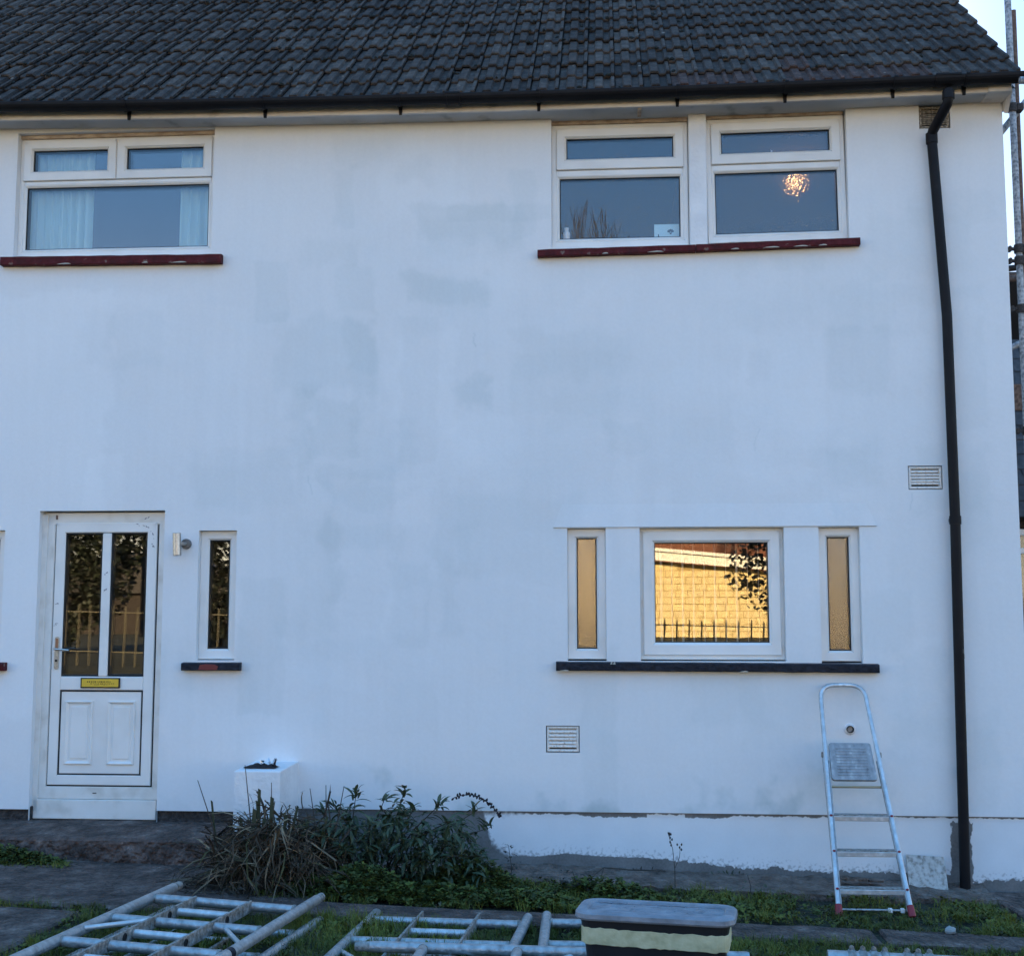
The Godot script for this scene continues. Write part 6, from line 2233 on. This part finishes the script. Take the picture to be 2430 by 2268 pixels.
func build_shrub() -> void:
	var at := Vector3(-1.42, ground_y(-1.4), 0.52)
	var o := thing("butterfly_bush", "grey green leafy shrub growing against the bare foot of the wall", "shrub", at)
	var kinds := []
	for k in 6:
		var m := MB.new()
		var f := rf(0.7, 1.25)
		var base := Color(0.038, 0.058, 0.026) if k < 4 else Color(0.072, 0.100, 0.050)
		m.tint = Color(base.r * f, base.g * f, base.b * f)
		leaf_blade(m, Vector3.ZERO, Vector3(1, 0.30, 0).normalized(), 0.098, 0.016, rf(0.6, 1.3), 5, 0.3)
		kinds.append(m.mesh(M.leaf))
	var rest := [[], [], [], [], [], []]
	var single := 0
	var stems := []
	# main canes: base x, z, then tip
	for q in [[-0.30, 0.05, -0.42, 0.58, 0.12], [-0.25, 0.0, -0.20, 0.72, 0.05], [-0.15, 0.05, 0.02, 0.70, 0.18], [0.0, 0.0, 0.20, 0.60, 0.10], [0.0, 0.05, 0.38, 0.64, 0.06], [0.10, 0.0, 0.62, 0.58, 0.05], [0.10, 0.05, 0.72, 0.46, 0.12], [-0.1, 0.1, -0.05, 0.52, 0.34], [0.05, 0.1, 0.28, 0.46, 0.34], [-0.3, 0.1, -0.36, 0.44, 0.36], [0.1, 0.1, 0.52, 0.36, 0.30], [-0.25, 0.0, -0.55, 0.46, 0.16], [0.0, 0.05, 0.12, 0.74, 0.0], [-0.2, 0.1, -0.2, 0.34, 0.46], [0.1, 0.12, 0.36, 0.26, 0.42], [0.15, 0.1, 0.66, 0.26, 0.26], [-0.05, 0.0, 0.46, 0.52, 0.20], [-0.1, 0.0, -0.32, 0.64, 0.22]]:
		var b := Vector3(q[0], 0.0, q[1])
		var tip := Vector3(q[2] * 0.95, q[3] * 0.76, q[4])
		var mid := b.lerp(tip, 0.5) + Vector3(0, 0.07, 0)
		stems.append([b, mid, tip])
	for s in stems:
		tube_part("cane", [s[0], s[0].lerp(s[1], 0.5) + Vector3(0, 0.03, 0), s[1], s[2]], [0.006, 0.005, 0.004, 0.002], M.stem, o, 6)
		var pairs := 17
		for i in pairs:
			var t := 0.22 + 0.80 * i / pairs
			var p: Vector3 = s[0].lerp(s[1], t * 2.0) if t < 0.5 else s[1].lerp(s[2], t * 2.0 - 1.0)
			for side in 2:
				var tw := 1 if t < 0.9 else 3
				for q in tw:
					var yaw := rf(0, TAU) if side == 0 else rf(0, TAU)
					var up := rf(-0.7, 0.15) if t < 0.85 else rf(-0.2, 0.9)
					var b := Basis(Vector3.UP, yaw) * Basis(Vector3.BACK, up) * Basis(Vector3.RIGHT, rf(-0.4, 0.4)) * Basis().scaled(Vector3.ONE * rf(0.6, 1.1))
					var tr := Transform3D(b, p + Vector3(rf(-0.015, 0.015), rf(-0.015, 0.015), rf(-0.015, 0.015)))
					var k := rng.randi() % 4 if t < 0.8 else rng.randi() % 6
					if single < 280 and tr.origin.z > 0.08:
						obj("leaf", kinds[k], null, o, tr)
						single += 1
					else:
						rest[k].append(tr)
	for i in 1800:
		var p := Vector3(-0.66 + 1.30 * pow(rng.randf(), 1.25), pow(rng.randf(), 0.75) * 0.48, rf(-0.10, 0.36))
		p.y *= 1.0 - 0.5 * pow(absf(p.x) / 0.7, 2.0)
		p.y *= 0.85 + 0.3 * sin(p.x * 17.0) * 0.5
		rest[rng.randi() % 4].append(Transform3D(Basis(Vector3.UP, rf(0, TAU)) * Basis(Vector3.BACK, rf(-1.2, 0.3)) * Basis(Vector3.RIGHT, rf(-0.5, 0.5)) * Basis().scaled(Vector3.ONE * rf(0.6, 1.1)), p))
	for k in 6:
		scatter("foliage", kinds[k], rest[k], [], o)
	# spent flower spike arching to the right
	var sp := MB.new()
	var path := []
	for i in 10:
		var t := i / 9.0
		path.append(Vector3(0.44 + 0.30 * t, 0.52 + 0.06 * sin(t * 2.2) - 0.16 * t * t, 0.10))
	sp.tube(path, 0.003, 5)
	for i in 44:
		var t := pow(i / 43.0, 0.8)
		var p := Vector3(0.44 + 0.30 * t, 0.52 + 0.06 * sin(t * 2.2) - 0.16 * t * t, 0.10)
		var d := Vector3(rf(-0.5, 0.5), rf(-1, 1), rf(-1, 1)).normalized()
		sp.tube([p, p + d * 0.010, p + d * rf(0.016, 0.022)], [0.004, 0.008, 0.002], 5)
	obj("flower_spike", sp, mat(lin(0.022, 0.016, 0.020), 0.9), o)


func build_small_weeds() -> void:
	# tall dead weed with seed heads in front of the plinth
	var a := thing("dead_weed", "tall dead weed with dark seed heads standing in front of the white plinth", "weed", Vector3(0.41, ground_y(0.4), 0.42))
	tube_part("stem", [Vector3(0, 0, 0), Vector3(0.0, 0.12, 0.0), Vector3(-0.012, 0.25, 0), Vector3(-0.035, 0.33, 0)], [0.003, 0.0026, 0.002, 0.0015], M.stem, a, 6)
	tube_part("stem", [Vector3(0.0, 0.13, 0), Vector3(0.03, 0.2, 0.01), Vector3(0.035, 0.26, 0.01)], [0.002, 0.0018, 0.0014], M.stem, a, 6)
	var dark := mat(lin(0.03, 0.022, 0.02), 0.9)
	for q in [[-0.035, 0.33, 5], [0.035, 0.26, 4], [-0.02, 0.29, 3]]:
		var h := MB.new()
		for i in q[2]:
			var p := Vector3(q[0] + rf(-0.02, 0.02), q[1] + rf(-0.02, 0.025), rf(-0.01, 0.01))
			h.tube([p - Vector3(0, 0.008, 0), p, p + Vector3(rf(-0.004, 0.004), 0.009, 0)], [0.002, 0.006, 0.002], 6)
		obj("seed_head", h, dark, a)
	# dark leaved weeds
	for q in [["dark_weed", "dark leaved weed rising above the ground cover right of the shrub", -0.62, 0.66, 0.27, 26], ["dark_weed", "spreading dark leaved weed in front of the bare concrete haunch", -0.22, 0.70, 0.14, 40], ["sapling", "small two leaved seedling standing in the grass left of the stepladder", 0.86, 0.56, 0.14, 9]]:
		var o := thing(q[0], q[1], "weed", Vector3(q[2], ground_y(q[2]), q[3]))
		var h: float = q[4]
		tube_part("stem", [Vector3.ZERO, Vector3(0.01, h * 0.5, 0), Vector3(-0.01, h, 0)], [0.003, 0.0025, 0.0015], M.stem, o, 6)
		for i in q[5]:
			var m := MB.new()
			var f := rf(0.6, 1.3)
			m.tint = Color(0.020 * f, 0.022 * f, 0.018 * f) if q[0] == "dark_weed" else Color(0.04, 0.05, 0.02)
			var an := rf(0, TAU)
			var y := h * rf(0.3, 1.0)
			leaf_blade(m, Vector3(rf(-0.05, 0.05) * (1.0 if h > 0.2 else 1.8), y, rf(-0.04, 0.04)), Vector3(cos(an), rf(-0.2, 0.5), sin(an)).normalized(), rf(0.03, 0.05), rf(0.010, 0.016), 0.8, 3, 0.2)
			obj("leaf", m, M.leaf, o)
	# dead stem lying on the haunch
	var ds := thing("fallen_twig", "broken dead stem lying on the concrete haunch under the plinth", "twig", Vector3(0.12, 0.075, 0.22))
	tube_part("stem", [Vector3(-0.22, -0.02, 0.05), Vector3(-0.16, 0.02, 0.02), Vector3(0.0, 0.004, 0), Vector3(0.24, 0.0, 0)], [0.002, 0.003, 0.004, 0.002], M.stem, ds, 6)
	tube_part("stem", [Vector3(-0.16, 0.02, 0.02), Vector3(-0.20, -0.09, 0.16)], [0.003, 0.002], M.stem, ds, 6)
	for i in 16:
		var m := MB.new()
		m.tint = Color(0.035, 0.026, 0.02)
		leaf_blade(m, Vector3(rf(0.02, 0.22), 0.004, rf(-0.01, 0.01)), Vector3(rf(-1, 1), rf(0.1, 0.8), rf(-0.6, 0.6)).normalized(), rf(0.02, 0.04), rf(0.003, 0.007), 1.0, 3)
		obj("dry_leaf", m, M.dry, ds)
	var ht := thing("rubble", "broken lump of mortar on the haunch behind the stepladder", "rubble", Vector3(1.58, 0.02, 0.14))
	for q in [[0.0, 0.0, 0.09, 0.014], [0.13, -0.006, 0.06, 0.012], [-0.07, 0.012, 0.04, 0.012]]:
		var m := MB.new()
		m.prism(PackedVector2Array([Vector2(-q[2], -0.03), Vector2(-q[2] * 0.3, -0.045), Vector2(q[2], -0.02), Vector2(q[2] * 0.8, 0.03), Vector2(-q[2] * 0.6, 0.035)]), Vector3(q[0], q[1], 0), Vector3(1, 0, 0.1), Vector3(0, 0, 1), Vector3(0, q[3], 0))
		obj("lump", m, M.concrete_pale, ht)
	# sprig on the haunch
	var sg := thing("sprig", "low green sprig growing on the haunch left of the stepladder", "weed", Vector3(0.78, 0.045, 0.16))
	for i in 26:
		var m := MB.new()
		var f := rf(0.7, 1.2)
		m.tint = Color(0.03 * f, 0.036 * f, 0.016 * f)
		leaf_blade(m, Vector3(rf(-0.14, 0.14), rf(0, 0.012), rf(-0.03, 0.03)), Vector3(rf(-1, 1), rf(0.2, 1.0), rf(-0.8, 0.8)).normalized(), rf(0.02, 0.045), rf(0.003, 0.008), 1.0, 3)
		obj("leaf", m, M.leaf, sg)
